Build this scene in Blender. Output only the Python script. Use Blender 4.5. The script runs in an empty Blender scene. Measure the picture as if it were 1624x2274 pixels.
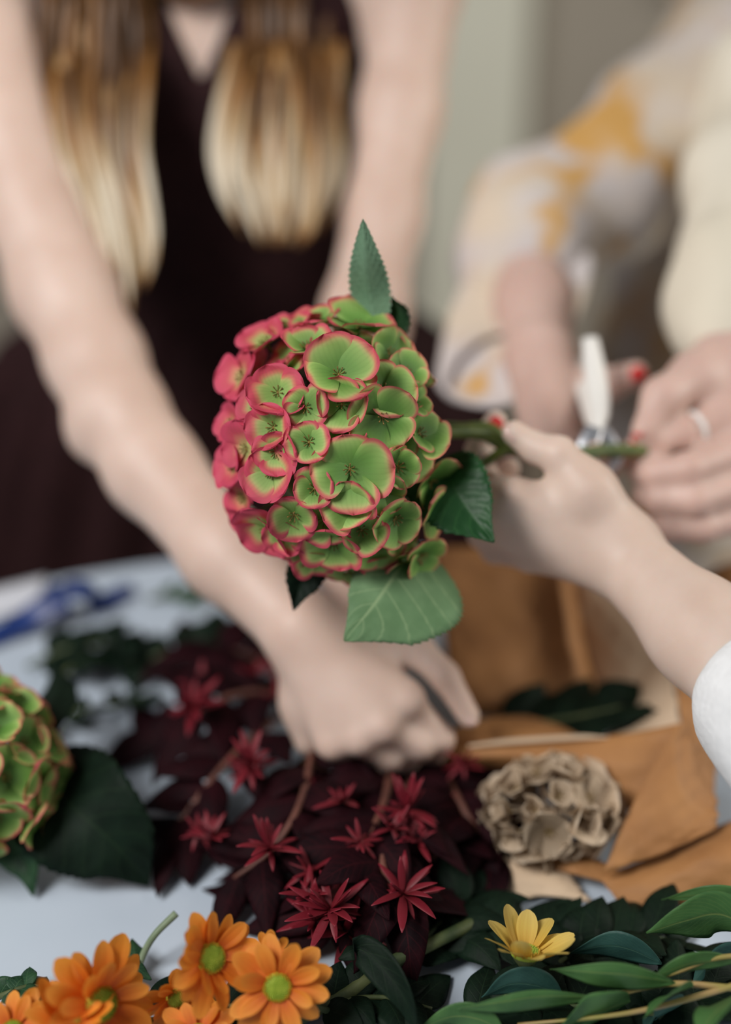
import bpy, math, random
import numpy as np
from mathutils import Vector, Matrix, Euler

random.seed(7)
scene = bpy.context.scene
COL = scene.collection

# ------------------------------------------------------------------ camera, world, lights, exposure
PITCH = math.radians(30.0)
CAM = Vector((0.0, 0.0, 1.44))
TABLE_Z = 0.75
FPX = 50.0 / 36.0 * 2274.0
cam_data = bpy.data.cameras.new('camera')
cam = bpy.data.objects.new('camera', cam_data)
COL.objects.link(cam)
cam.location = CAM
cam.rotation_euler = (math.pi / 2 - PITCH, 0, 0)
cam_data.sensor_fit = 'VERTICAL'
cam_data.sensor_height = 36.0
cam_data.sensor_width = 36.0 * 1624 / 2274
cam_data.lens = 50.0
cam_data.clip_start = 0.05
cam_data.dof.use_dof = True
cam_data.dof.focus_distance = 0.85
cam_data.dof.aperture_fstop = 1.15
scene.camera = cam

world = bpy.data.worlds.new('world')
scene.world = world
world.use_nodes = True
bg = world.node_tree.nodes['Background']
bg.inputs[0].default_value = (0.78, 0.88, 1.0, 1)
bg.inputs[1].default_value = 0.12

def area_light(name, loc, target, size, power, color):
    d = bpy.data.lights.new(name, 'AREA')
    d.shape = 'RECTANGLE'
    d.size, d.size_y = size
    d.energy = power
    d.color = color
    o = bpy.data.objects.new(name, d)
    COL.objects.link(o)
    o.location = loc
    o.rotation_euler = (Vector(target) - Vector(loc)).to_track_quat('-Z', 'Y').to_euler()
    return o

area_light('window_daylight', (-1.25, -0.05, 2.6), (0.0, 1.0, 0.9), (1.0, 0.9), 60, (1.0, 0.97, 0.94))
area_light('side_window_daylight', (2.3, 0.9, 1.9), (0.5, 1.25, 1.0), (1.0, 1.2), 44, (1.0, 0.95, 0.86))

vs = scene.view_settings
vs.view_transform = 'Standard'
vs.look = 'None'
vs.gamma = 1.0
vs.use_curve_mapping = False
vs.exposure = -0.2

FWD = Vector((0, math.cos(PITCH), -math.sin(PITCH)))
UPV = Vector((0, math.sin(PITCH), math.cos(PITCH)))
RGT = Vector((1, 0, 0))

def P(px, py, z):
    return CAM + RGT * ((px - 812) / FPX * z) + UPV * ((1137 - py) / FPX * z) + FWD * z

def T(px, py, h=0.0):
    d = FWD + RGT * ((px - 812) / FPX) + UPV * ((1137 - py) / FPX)
    t = (TABLE_Z + h - CAM.z) / d.z
    return CAM + d * t

def N(a, b, c):
    """direction: a to the right, b up in the picture, c towards the camera"""
    return (RGT * a + UPV * b - FWD * c).normalized()

# ------------------------------------------------------------------ node helpers / materials
class NT:
    def __init__(self, name):
        self.m = bpy.data.materials.new(name)
        self.m.use_nodes = True
        self.t = self.m.node_tree
        self.b = self.t.nodes['Principled BSDF']
        self.out = self.t.nodes['Material Output']
    def n(self, kind, **kw):
        x = self.t.nodes.new(kind)
        for k, v in kw.items():
            setattr(x, k, v)
        return x
    def l(self, a, b):
        self.t.links.new(a, b)
    def math(self, op, a, b=None, c=None, clamp=False):
        x = self.n('ShaderNodeMath', operation=op)
        x.use_clamp = clamp
        for i, v in enumerate((a, b, c)):
            if v is None:
                continue
            if isinstance(v, (int, float)):
                x.inputs[i].default_value = v
            else:
                self.l(v, x.inputs[i])
        return x.outputs[0]
    def noise(self, scale, detail=3, vec=None, rough=0.5):
        x = self.n('ShaderNodeTexNoise')
        x.inputs['Scale'].default_value = scale
        x.inputs['Detail'].default_value = detail
        x.inputs['Roughness'].default_value = rough
        if vec is not None:
            self.l(vec, x.inputs['Vector'])
        return x.outputs['Fac']
    def ramp(self, fac, stops, interp='LINEAR'):
        x = self.n('ShaderNodeValToRGB')
        x.color_ramp.interpolation = interp
        e = x.color_ramp.elements
        while len(e) < len(stops):
            e.new(0.5)
        for i, (p, c) in enumerate(stops):
            e[i].position = p
            e[i].color = (*c, 1)
        self.l(fac, x.inputs[0])
        return x.outputs[0]
    def mix(self, fac, a, b, blend='MIX'):
        x = self.n('ShaderNodeMix', data_type='RGBA', blend_type=blend)
        for s, v in ((x.inputs[0], fac), (x.inputs[6], a), (x.inputs[7], b)):
            if isinstance(v, (int, float)):
                s.default_value = v
            elif isinstance(v, tuple):
                s.default_value = (*v, 1)
            else:
                self.l(v, s)
        return x.outputs[2]
    def bump(self, h, strength=0.3, dist=0.001):
        x = self.n('ShaderNodeBump')
        x.inputs['Strength'].default_value = strength
        x.inputs['Distance'].default_value = dist
        self.l(h, x.inputs['Height'])
        self.l(x.outputs[0], self.b.inputs['Normal'])
        return x.outputs[0]
    def coord(self, which='Object'):
        return self.n('ShaderNodeTexCoord').outputs[which]
    def rough(self, v):
        self.b.inputs['Roughness'].default_value = v
    def color(self, v):
        if isinstance(v, tuple):
            self.b.inputs['Base Color'].default_value = (*v, 1)
        else:
            self.l(v, self.b.inputs['Base Color'])
    def translucent(self, col, fac):
        tr = self.n('ShaderNodeBsdfTranslucent')
        if isinstance(col, tuple):
            tr.inputs[0].default_value = (*col, 1)
        else:
            self.l(col, tr.inputs[0])
        mx = self.n('ShaderNodeMixShader')
        mx.inputs[0].default_value = fac
        self.l(self.b.outputs[0], mx.inputs[1])
        self.l(tr.outputs[0], mx.inputs[2])
        self.l(mx.outputs[0], self.out.inputs[0])

def mottled(name, c1, c2, scale=40, rough=0.6, bump=0.0, bscale=None, bdist=0.001):
    t = NT(name)
    v = t.coord()
    f = t.noise(scale, 4, v)
    t.color(t.ramp(f, [(0.35, c1), (0.65, c2)]))
    t.rough(rough)
    if bump:
        t.bump(t.noise(bscale or scale * 3, 4, v), bump, bdist)
    return t.m

def skin_mat(name, c1, c2):
    t = NT(name)
    v = t.coord()
    f = t.noise(22, 4, v)
    t.color(t.ramp(f, [(0.35, c1), (0.68, c2)]))
    t.rough(0.52)
    t.b.inputs['Subsurface Weight'].default_value = 0.4
    t.b.inputs['Subsurface Radius'].default_value = (1.0, 0.36, 0.2)
    t.b.inputs['Subsurface Scale'].default_value = 0.011
    t.bump(t.noise(420, 3, v), 0.12, 0.0006)
    return t.m

def leaf_mat(name, base, dark, vein, rough=0.45, nv=9, trans=0.15, veinw=0.10, slant=0.45, spec=0.25):
    t = NT(name)
    uv = t.n('ShaderNodeUVMap').outputs[0]
    s = t.n('ShaderNodeSeparateXYZ')
    t.l(uv, s.inputs[0])
    u, v = s.outputs[0], s.outputs[1]
    av = t.math('ABSOLUTE', v)
    lat = t.math('FRACT', t.math('MULTIPLY', t.math('SUBTRACT', u, t.math('MULTIPLY', av, slant * 0.5)), float(nv)))
    latd = t.math('ABSOLUTE', t.math('SUBTRACT', lat, 0.5))
    latm = t.math('SUBTRACT', 1.0, t.math('DIVIDE', latd, veinw, clamp=True), clamp=True)
    mid = t.math('SUBTRACT', 1.0, t.math('DIVIDE', av, 0.05, clamp=True), clamp=True)
    vm = t.math('MAXIMUM', t.math('MULTIPLY', latm, 0.6), mid)
    o = t.coord()
    f = t.noise(60, 4, o)
    col = t.ramp(f, [(0.35, dark), (0.7, base)])
    c = t.mix(vm, col, vein)
    t.color(c)
    t.rough(rough)
    t.b.inputs['Specular IOR Level'].default_value = spec
    t.bump(t.math('ADD', t.math('MULTIPLY', vm, -0.5), t.noise(350, 3, o)), 0.35, 0.0006)
    if trans:
        t.translucent(c, trans)
    return t.m

def petal_mat(name, stops, trans=0.25, noise=0.25, pink=True, veins=30):
    """colour follows the petal's own 'edge' attribute: centre to rim"""
    t = NT(name)
    a = t.n('ShaderNodeAttribute', attribute_name='edge').outputs['Fac']
    o = t.coord()
    f = t.math('MULTIPLY', t.math('SUBTRACT', t.noise(130, 3, o), 0.5), noise)
    x = t.math('ADD', a, f)
    if pink:
        info = t.n('ShaderNodeObjectInfo')
        sep = t.n('ShaderNodeSeparateColor')
        t.l(info.outputs['Color'], sep.inputs[0])
        x = t.math('ADD', x, sep.outputs[0])
        c = t.ramp(t.math('MULTIPLY', x, 0.5, clamp=True), stops)
        hv = t.n('ShaderNodeHueSaturation')
        t.l(c, hv.inputs['Color'])
        t.l(t.math('ADD', t.math('MULTIPLY', sep.outputs[1], 0.35), 0.82), hv.inputs['Value'])
        c = hv.outputs[0]
    else:
        c = t.ramp(t.math('MULTIPLY', x, 0.5, clamp=True), stops)
    uv = t.n('ShaderNodeUVMap').outputs[0]
    s = t.n('ShaderNodeSeparateXYZ')
    t.l(uv, s.inputs[0])
    wv = t.math('POWER', t.math('ABSOLUTE', t.math('SINE', t.math('ADD', t.math('MULTIPLY', s.outputs[1], veins * 0.55), t.math('MULTIPLY', t.noise(90, 2, o), 2.5)))), 6.0)
    c = t.mix(t.math('MULTIPLY', wv, 0.09), c, (0.10, 0.16, 0.03) if pink and veins > 20 else (0.6, 0.12, 0.02), 'MIX')
    t.color(c)
    t.rough(0.5)
    w = t.math('SINE', t.math('MULTIPLY', s.outputs[1], float(veins)))
    t.bump(t.math('ADD', t.math('MULTIPLY', w, 0.10), t.noise(500, 2, o)), 0.3, 0.0004)
    t.translucent(c, trans)
    return t.m

M = {}
M['skin_a'] = skin_mat('skin_warm', (0.63, 0.455, 0.375), (0.70, 0.53, 0.45))
M['skin_b'] = skin_mat('skin_rosy', (0.60, 0.405, 0.345), (0.68, 0.48, 0.415))
M['skin_c'] = skin_mat('skin_pale', (0.64, 0.48, 0.395), (0.70, 0.55, 0.47))
M['nail_red'] = mottled('red_nail_polish', (0.62, 0.03, 0.03), (0.70, 0.05, 0.05), 20, 0.15)
M['nail_clear'] = mottled('clear_nail', (0.72, 0.50, 0.44), (0.78, 0.56, 0.50), 20, 0.12)
M['dress'] = mottled('dark_brown_fabric', (0.020, 0.0075, 0.0085), (0.034, 0.012, 0.013), 90, 0.75, 0.3, 500)
M['dress'].node_tree.nodes['Principled BSDF'].inputs['Specular IOR Level'].default_value = 0.15
M['white_knit'] = mottled('white_knit', (0.80, 0.81, 0.82), (0.86, 0.87, 0.88), 120, 0.85, 0.5, 260, 0.002)
M['wall'] = mottled('grey_wall_paint', (0.32, 0.285, 0.235), (0.345, 0.31, 0.26), 3, 0.85, 0.1, 60)
M['panel'] = mottled('pale_sage_paint', (0.68, 0.68, 0.57), (0.72, 0.72, 0.61), 4, 0.7)
M['floor'] = mottled('floor_boards', (0.20, 0.16, 0.12), (0.26, 0.21, 0.16), 5, 0.6)
M['table'] = mottled('white_table_cover', (0.46, 0.535, 0.625), (0.50, 0.575, 0.665), 6, 0.45, 0.15, 40)
M['kraft'] = mottled('brown_kraft_paper', (0.33, 0.15, 0.05), (0.40, 0.19, 0.065), 30, 0.7, 0.4, 120, 0.001)
M['kraft_pale'] = mottled('pale_kraft_paper', (0.54, 0.40, 0.27), (0.62, 0.47, 0.33), 30, 0.75, 0.4, 120, 0.001)
M['stem'] = mottled('green_stem', (0.05, 0.085, 0.010), (0.11, 0.14, 0.02), 80, 0.5, 0.3, 200)
M['stem_dark'] = mottled('dark_green_stem', (0.035, 0.06, 0.02), (0.10, 0.12, 0.04), 50, 0.6, 0.3, 200)
M['stem_pale'] = mottled('pale_green_stem', (0.16, 0.22, 0.13), (0.24, 0.30, 0.19), 60, 0.55)
M['stem_red'] = mottled('red_brown_stem', (0.10, 0.035, 0.025), (0.17, 0.06, 0.04), 60, 0.6)
M['twig'] = mottled('yellow_green_twig', (0.26, 0.24, 0.05), (0.36, 0.24, 0.10), 40, 0.5)
M['steel'] = mottled('steel', (0.55, 0.56, 0.60), (0.65, 0.66, 0.70), 60, 0.38)
M['steel'].node_tree.nodes['Principled BSDF'].inputs['Metallic'].default_value = 1.0
M['white_plastic'] = mottled('white_plastic', (0.80, 0.78, 0.74), (0.84, 0.82, 0.78), 20, 0.35)
M['blue'] = mottled('blue_satin', (0.002, 0.018, 0.11), (0.004, 0.035, 0.20), 25, 0.4)
M['paper_white'] = mottled('white_paper', (0.66, 0.68, 0.74), (0.70, 0.72, 0.78), 20, 0.7)
M['disc'] = mottled('green_disc', (0.30, 0.42, 0.03), (0.45, 0.55, 0.06), 300, 0.6)
M['stamen'] = mottled('brown_stamen', (0.10, 0.05, 0.01), (0.30, 0.20, 0.03), 300, 0.6)
M['pollen'] = mottled('yellow_pollen', (0.45, 0.26, 0.01), (0.65, 0.42, 0.03), 300, 0.6)
M['eye'] = mottled('eye_white', (0.75, 0.73, 0.70), (0.80, 0.78, 0.75), 20, 0.2)
M['lip'] = mottled('lip', (0.45, 0.16, 0.14), (0.50, 0.19, 0.17), 60, 0.4)
M['trousers'] = mottled('tan_trousers', (0.35, 0.24, 0.14), (0.40, 0.28, 0.17), 40, 0.8)
M['pearl'] = mottled('pale_silver', (0.80, 0.78, 0.76), (0.9, 0.88, 0.86), 60, 0.15)

M['hyd_leaf'] = leaf_mat('hydrangea_leaf_dark', (0.025, 0.095, 0.030), (0.014, 0.062, 0.020), (0.04, 0.13, 0.04), 0.42, 8)
M['hyd_leaf_grey'] = leaf_mat('hydrangea_leaf_grey_green', (0.17, 0.29, 0.18), (0.13, 0.235, 0.145), (0.20, 0.33, 0.21), 0.5, 10, 0.1)
M['hyd_leaf_pale'] = leaf_mat('hydrangea_leaf_underside', (0.20, 0.34, 0.17), (0.14, 0.26, 0.12), (0.34, 0.47, 0.25), 0.6, 7, 0.3, 0.07)
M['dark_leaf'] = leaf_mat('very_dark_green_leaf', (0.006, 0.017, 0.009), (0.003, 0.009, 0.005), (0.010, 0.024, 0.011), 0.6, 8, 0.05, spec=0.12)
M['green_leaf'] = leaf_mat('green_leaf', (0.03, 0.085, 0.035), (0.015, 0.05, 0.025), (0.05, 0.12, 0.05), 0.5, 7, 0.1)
M['euc'] = leaf_mat('eucalyptus_leaf', (0.085, 0.20, 0.06), (0.055, 0.145, 0.045), (0.22, 0.30, 0.09), 0.42, 14, 0.15, 0.05, 0.8)
M['euc_blue'] = leaf_mat('blue_green_eucalyptus_leaf', (0.035, 0.105, 0.085), (0.025, 0.075, 0.065), (0.06, 0.14, 0.10), 0.5, 12, 0.1, 0.05, 0.8)
M['burgundy'] = leaf_mat('burgundy_leaf', (0.020, 0.0025, 0.005), (0.007, 0.0015, 0.003), (0.04, 0.005, 0.008), 0.7, 9, 0.1, spec=0.1)
M['red_star'] = petal_mat('red_star_bract', [(0, (0.13, 0.005, 0.014)), (0.5, (0.24, 0.009, 0.028)), (1, (0.08, 0.01, 0.02))], 0.2, 0.3, False)
M['hyd_petal'] = petal_mat('hydrangea_sepal', [
    (0.0, (0.075, 0.20, 0.035)), (0.16, (0.17, 0.36, 0.07)), (0.34, (0.34, 0.53, 0.14)), (0.405, (0.52, 0.55, 0.19)),
    (0.475, (0.72, 0.24, 0.16)), (0.56, (0.68, 0.085, 0.13)), (0.75, (0.70, 0.075, 0.15)), (1.0, (0.62, 0.06, 0.14))], 0.28, 0.16)
M['dry_petal'] = petal_mat('dried_beige_sepal', [(0, (0.42, 0.31, 0.21)), (0.4, (0.60, 0.47, 0.34)), (1, (0.66, 0.54, 0.42))], 0.25, 0.4)
M['mum_orange'] = petal_mat('orange_ray_petal', [(0, (0.62, 0.06, 0.008)), (0.2, (0.80, 0.20, 0.012)), (0.45, (0.88, 0.33, 0.035)), (1, (0.90, 0.44, 0.10))], 0.3, 0.25, True, 16)
M['mum_yellow'] = petal_mat('yellow_ray_petal', [(0, (0.75, 0.40, 0.04)), (0.3, (0.80, 0.58, 0.12)), (1, (0.86, 0.72, 0.30))], 0.3, 0.2, True, 16)

def shirt_material():
    t = NT('cream_shirt_with_orange_blotches')
    o = t.coord()
    mp = t.n('ShaderNodeMapping')
    mp.inputs['Scale'].default_value = (1, 1, 1)
    t.l(o, mp.inputs[0])
    f1 = t.noise(15.0, 1.5, mp.outputs[0])
    f2 = t.noise(13.0, 1.0, t.math('ADD', 0, 0) if False else mp.outputs[0])
    base = t.ramp(f2, [(0.40, (0.68, 0.58, 0.46)), (0.62, (0.62, 0.57, 0.56))])
    m = t.math('MULTIPLY', t.math('SUBTRACT', f1, 0.53), 9.0, clamp=True)
    t.color(t.mix(m, base, (0.64, 0.36, 0.10)))
    t.rough(0.85)
    t.b.inputs['Sheen Weight'].default_value = 0.2
    t.bump(t.noise(45, 4, o), 0.25, 0.004)
    return t.m
M['shirt'] = shirt_material()
M['cream'] = mottled('sunlit_cream_shirt', (0.74, 0.68, 0.55), (0.80, 0.75, 0.63), 8, 0.85, 0.2, 45, 0.004)

def hair_material():
    t = NT('blonde_hair')
    a = t.n('ShaderNodeAttribute', attribute_name='edge').outputs['Fac']
    c = t.ramp(a, [(0.0, (0.10, 0.040, 0.008)), (0.3, (0.36, 0.16, 0.035)), (0.6, (0.60, 0.42, 0.22)), (0.85, (0.80, 0.68, 0.50)), (1.0, (0.85, 0.76, 0.60))])
    t.color(c)
    t.rough(0.38)
    t.b.inputs['Sheen Weight'].default_value = 0.1
    t.translucent(c, 0.2)
    return t.m
M['hair'] = hair_material()

# ------------------------------------------------------------------ mesh helpers
def link_mesh(name, verts, faces, mat, parent=None, uv=None, attr=None, smooth=True, solid=0.0, subsurf=0, origin=None):
    verts = [Vector(v) for v in verts]
    if parent is not None:
        off = parent.location.copy()
        loc = Vector((0, 0, 0))
    else:
        if origin is None:
            mn = Vector((min(v.x for v in verts), min(v.y for v in verts), min(v.z for v in verts)))
            mx = Vector((max(v.x for v in verts), max(v.y for v in verts), max(v.z for v in verts)))
            origin = Vector(((mn.x + mx.x) / 2, (mn.y + mx.y) / 2, mn.z))
        off = Vector(origin)
        loc = off
    me = bpy.data.meshes.new(name)
    me.from_pydata([tuple(v - off) for v in verts], [], faces)
    if uv is not None:
        lay = me.uv_layers.new(name='UVMap')
        for lp in me.loops:
            lay.data[lp.index].uv = uv[lp.vertex_index]
    if attr is not None:
        at = me.attributes.new('edge', 'FLOAT', 'POINT')
        at.data.foreach_set('value', np.array(attr, dtype=np.float32))
    if smooth:
        me.polygons.foreach_set('use_smooth', [True] * len(me.polygons))
    me.materials.append(mat)
    o = bpy.data.objects.new(name, me)
    COL.objects.link(o)
    o.location = loc
    if parent is not None:
        o.parent = parent
    if solid:
        md = o.modifiers.new('thickness', 'SOLIDIFY')
        md.thickness = solid
        md.offset = 0
    if subsurf:
        md = o.modifiers.new('smooth', 'SUBSURF')
        md.levels = md.render_levels = subsurf
    return o

def tag(o, label, cat, group=None, kind=None):
    if label: o['label'] = label
    if cat: o['category'] = cat
    if group: o['group'] = group
    if kind: o['kind'] = kind
    return o

def empty(name, loc, label=None, cat=None, group=None):
    o = bpy.data.objects.new(name, None)
    o.empty_display_size = 0.02
    COL.objects.link(o)
    o.location = loc
    return tag(o, label, cat, group)

def cr(pts, t):
    """Catmull-Rom through pts (Vectors or floats), t in 0..1"""
    n = len(pts) - 1
    x = min(max(t, 0.0), 1.0) * n
    i = min(int(x), n - 1)
    f = x - i
    p1, p2 = pts[i], pts[i + 1]
    p0 = pts[i - 1] if i > 0 else p1 + (p1 - p2)
    p3 = pts[i + 2] if i + 2 <= n else p2 + (p2 - p1)
    return (p1 * 2 + (p2 - p0) * f + (p0 * 2 - p1 * 5 + p2 * 4 - p3) * (f * f) + (p1 * 3 - p0 - p2 * 3 + p3) * (f ** 3)) * 0.5

def tube_geo(pts, radii, seg=10, rows=None, flat=1.0, caps=True, ref=None):
    pts = [Vector(p) for p in pts]
    rows = rows or max(2, (len(pts) - 1) * 6 + 1)
    V, Fc, U = [], [], []
    prev = None
    for r in range(rows):
        t = r / (rows - 1)
        c = cr(pts, t)
        d = (cr(pts, min(1, t + 0.01)) - cr(pts, max(0, t - 0.01)))
        d = d.normalized() if d.length > 1e-9 else Vector((0, 0, 1))
        if prev is None:
            h = ref or (Vector((0, 0, 1)) if abs(d.z) < 0.9 else Vector((1, 0, 0)))
            a = (h - d * h.dot(d)).normalized()
        else:
            a = (prev - d * prev.dot(d)).normalized()
        prev = a
        b = d.cross(a)
        rad = cr([float(x) for x in radii], t) if len(radii) > 1 else radii[0]
        for s in range(seg):
            an = 2 * math.pi * s / seg
            V.append(c + a * (math.cos(an) * rad) + b * (math.sin(an) * rad * flat))
            U.append((t, s / seg))
    for r in range(rows - 1):
        for s in range(seg):
            s2 = (s + 1) % seg
            Fc.append((r * seg + s, r * seg + s2, (r + 1) * seg + s2, (r + 1) * seg + s))
    if caps:
        Fc.append(tuple(reversed(range(seg))))
        Fc.append(tuple((rows - 1) * seg + s for s in range(seg)))
    return V, Fc, U

def tube(name, pts, radii, mat, parent=None, seg=10, rows=None, flat=1.0, ref=None):
    V, Fc, U = tube_geo(pts, radii, seg, rows, flat, True, ref)
    return link_mesh(name, V, Fc, mat, parent, U)

def merge(geos):
    V, F = [], []
    for g in geos:
        o = len(V)
        V += g[0]
        F += [tuple(i + o for i in f) for f in g[1]]
    return V, F

def box_geo(c, ax, ay, az, hx, hy, hz):
    V = [c + ax * (sx * hx) + ay * (sy * hy) + az * (sz * hz) for sx in (-1, 1) for sy in (-1, 1) for sz in (-1, 1)]
    F = [(0, 1, 3, 2), (4, 6, 7, 5), (0, 4, 5, 1), (2, 3, 7, 6), (0, 2, 6, 4), (1, 5, 7, 3)]
    return V, F

def ball_geo(c, rx, ry, rz, seg=12, rings=8, rot=None):
    V, F = [], []
    for i in range(rings + 1):
        th = math.pi * i / rings
        for j in range(seg):
            ph = 2 * math.pi * j / seg
            v = Vector((rx * math.sin(th) * math.cos(ph), ry * math.sin(th) * math.sin(ph), rz * math.cos(th)))
            if rot is not None:
                v = rot @ v
            V.append(Vector(c) + v)
    for i in range(rings):
        for j in range(seg):
            j2 = (j + 1) % seg
            F.append((i * seg + j, (i + 1) * seg + j, (i + 1) * seg + j2, i * seg + j2))
    return V, F

def patch(name, grid, mat, parent=None, sub=7, crumple=0.0015, thick=0.0005, seed=0, attr=False):
    """bent sheet through a grid of world points"""
    rows = [[Vector(p) for p in r] for r in grid]
    nr, nc = (len(rows) - 1) * sub + 1, (len(rows[0]) - 1) * sub + 1
    rnd = random.Random(seed)
    ph = [rnd.uniform(0, 6.28) for _ in range(8)]
    fx = [rnd.uniform(3, 9) for _ in range(4)]
    fy = [rnd.uniform(3, 9) for _ in range(4)]
    V, F, U = [], [], []
    for i in range(nr):
        ti = i / (nr - 1)
        for j in range(nc):
            tj = j / (nc - 1)
            col = [cr(r, tj) for r in rows]
            p = cr(col, ti) if len(col) > 1 else col[0]
            d = sum(abs(math.sin(fx[k] * ti * 2 + fy[k] * tj * 2 * (1 if k % 2 else -1) + ph[k])) - 0.6 for k in range(4))
            V.append(p + Vector((0.3, -0.7, 0.6)) * (d * crumple))
            U.append((ti, tj))
    for i in range(nr - 1):
        for j in range(nc - 1):
            a = i * nc + j
            F.append((a, a + 1, a + nc + 1, a + nc))
    return link_mesh(name, V, F, mat, parent, U, smooth=True, solid=thick)

PROF = {
    'ovate': lambda t: (math.sin(math.pi * min(1, t) ** 0.72) ** 0.85) * (1 - 0.12 * t),
    'broad': lambda t: (max(0, math.sin(math.pi * t ** 0.66))) ** 0.72 * (1 - 0.45 * max(0, (t - 0.72) / 0.28) ** 0.8 * (1 if t < 1 else 1)),
    'lance': lambda t: max(0, math.sin(math.pi * t ** 0.8)) ** 1.1,
    'ellip': lambda t: max(0, math.sin(math.pi * t)) ** 0.7,
}

def leaf(name, spine, side, w, mat, parent=None, prof='ovate', serr=0, amp=0.12, fold=0.15, pucker=0.0, ripple=0.0, nv=8, rows=None, cols=8, thick=0.0004, wl=1.0, wr=1.0, twist=0.0):
    spine = [Vector(p) for p in spine]
    rows = rows or (serr * 4 + 1 if serr else 17)
    V, F, U = [], [], []
    f = PROF[prof]
    ph = random.uniform(0, 6)
    for i in range(rows):
        t = i / (rows - 1)
        c = cr(spine, t)
        d = (cr(spine, min(1, t + 0.02)) - cr(spine, max(0, t - 0.02))).normalized()
        s = Vector(side)
        s = (s - d * s.dot(d)).normalized()
        nrm = d.cross(s)
        if twist:
            q = Matrix.Rotation(twist * t, 3, d)
            s, nrm = q @ s, q @ nrm
        ww = max(w * f(t), w * 0.015)
        if serr:
            ww *= 1 - amp * ((t * serr) % 1.0)
        for j in range(cols + 1):
            v = -1 + 2 * j / cols
            e = wl if v < 0 else wr
            pk = pucker * abs(math.sin(math.pi * nv * (t - 0.22 * abs(v)))) * (1 if abs(v) < 0.95 else 0.4) * min(1, abs(v) * 3)
            z = abs(v) * ww * math.sin(fold) + pk + ripple * math.sin(9 * t + 2.5 * v + ph) * abs(v)
            V.append(c + s * (ww * v * e * math.cos(fold)) + nrm * z)
            U.append((t, v))
    n = cols + 1
    for i in range(rows - 1):
        for j in range(cols):
            a = i * n + j
            F.append((a, a + 1, a + n + 1, a + n))
    return link_mesh(name, V, F, mat, parent, U, solid=thick)

# ------------------------------------------------------------------ smooth bodies (distance field -> one continuous surface)
class Body:
    def __init__(self):
        self.prims = []
    def cone(self, a, b, ra, rb, k=0.006):
        self.prims.append((np.array(a, float), np.array(b, float), ra, rb, k))
    def chain(self, pts, k=0.006):
        """pts: (px, py, depth, radius)"""
        w = [P(*p[:3]) for p in pts]
        for i in range(len(pts) - 1):
            self.cone(w[i], w[i + 1], pts[i][3], pts[i + 1][3], k)
        return w
    def wchain(self, pts, k=0.006):
        for a, b in zip(pts, pts[1:]):
            self.cone(a[0], b[0], a[1], b[1], k)
    def field(self, vox, grow=0.0, pad=0.012):
        lo = np.min([np.minimum(a - ra, b - rb) for a, b, ra, rb, k in self.prims], axis=0) - pad - grow
        hi = np.max([np.maximum(a + ra, b + rb) for a, b, ra, rb, k in self.prims], axis=0) + pad + grow
        dims = np.ceil((hi - lo) / vox).astype(int) + 1
        Fd = np.full(dims, 0.5, dtype=np.float32)
        ax = [lo[i] + vox * np.arange(dims[i]) for i in range(3)]
        for a, b, ra, rb, k in self.prims:
            m = k + 3 * vox + grow
            l = np.minimum(a - ra, b - rb) - m
            h = np.maximum(a + ra, b + rb) + m
            i0 = np.maximum(((l - lo) / vox).astype(int), 0)
            i1 = np.minimum(((h - lo) / vox).astype(int) + 2, dims)
            X = ax[0][i0[0]:i1[0], None, None]
            Y = ax[1][None, i0[1]:i1[1], None]
            Z = ax[2][None, None, i0[2]:i1[2]]
            ab = b - a
            L2 = max(float(ab @ ab), 1e-9)
            t = np.clip(((X - a[0]) * ab[0] + (Y - a[1]) * ab[1] + (Z - a[2]) * ab[2]) / L2, 0, 1)
            d = np.sqrt((X - a[0] - t * ab[0]) ** 2 + (Y - a[1] - t * ab[1]) ** 2 + (Z - a[2] - t * ab[2]) ** 2) - (ra + (rb - ra) * t) - grow
            sl = (slice(i0[0], i1[0]), slice(i0[1], i1[1]), slice(i0[2], i1[2]))
            cur = Fd[sl]
            hh = np.clip(0.5 + 0.5 * (cur - d) / k, 0, 1)
            Fd[sl] = cur * (1 - hh) + d * hh - k * hh * (1 - hh)
        return Fd, lo, ax

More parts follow.
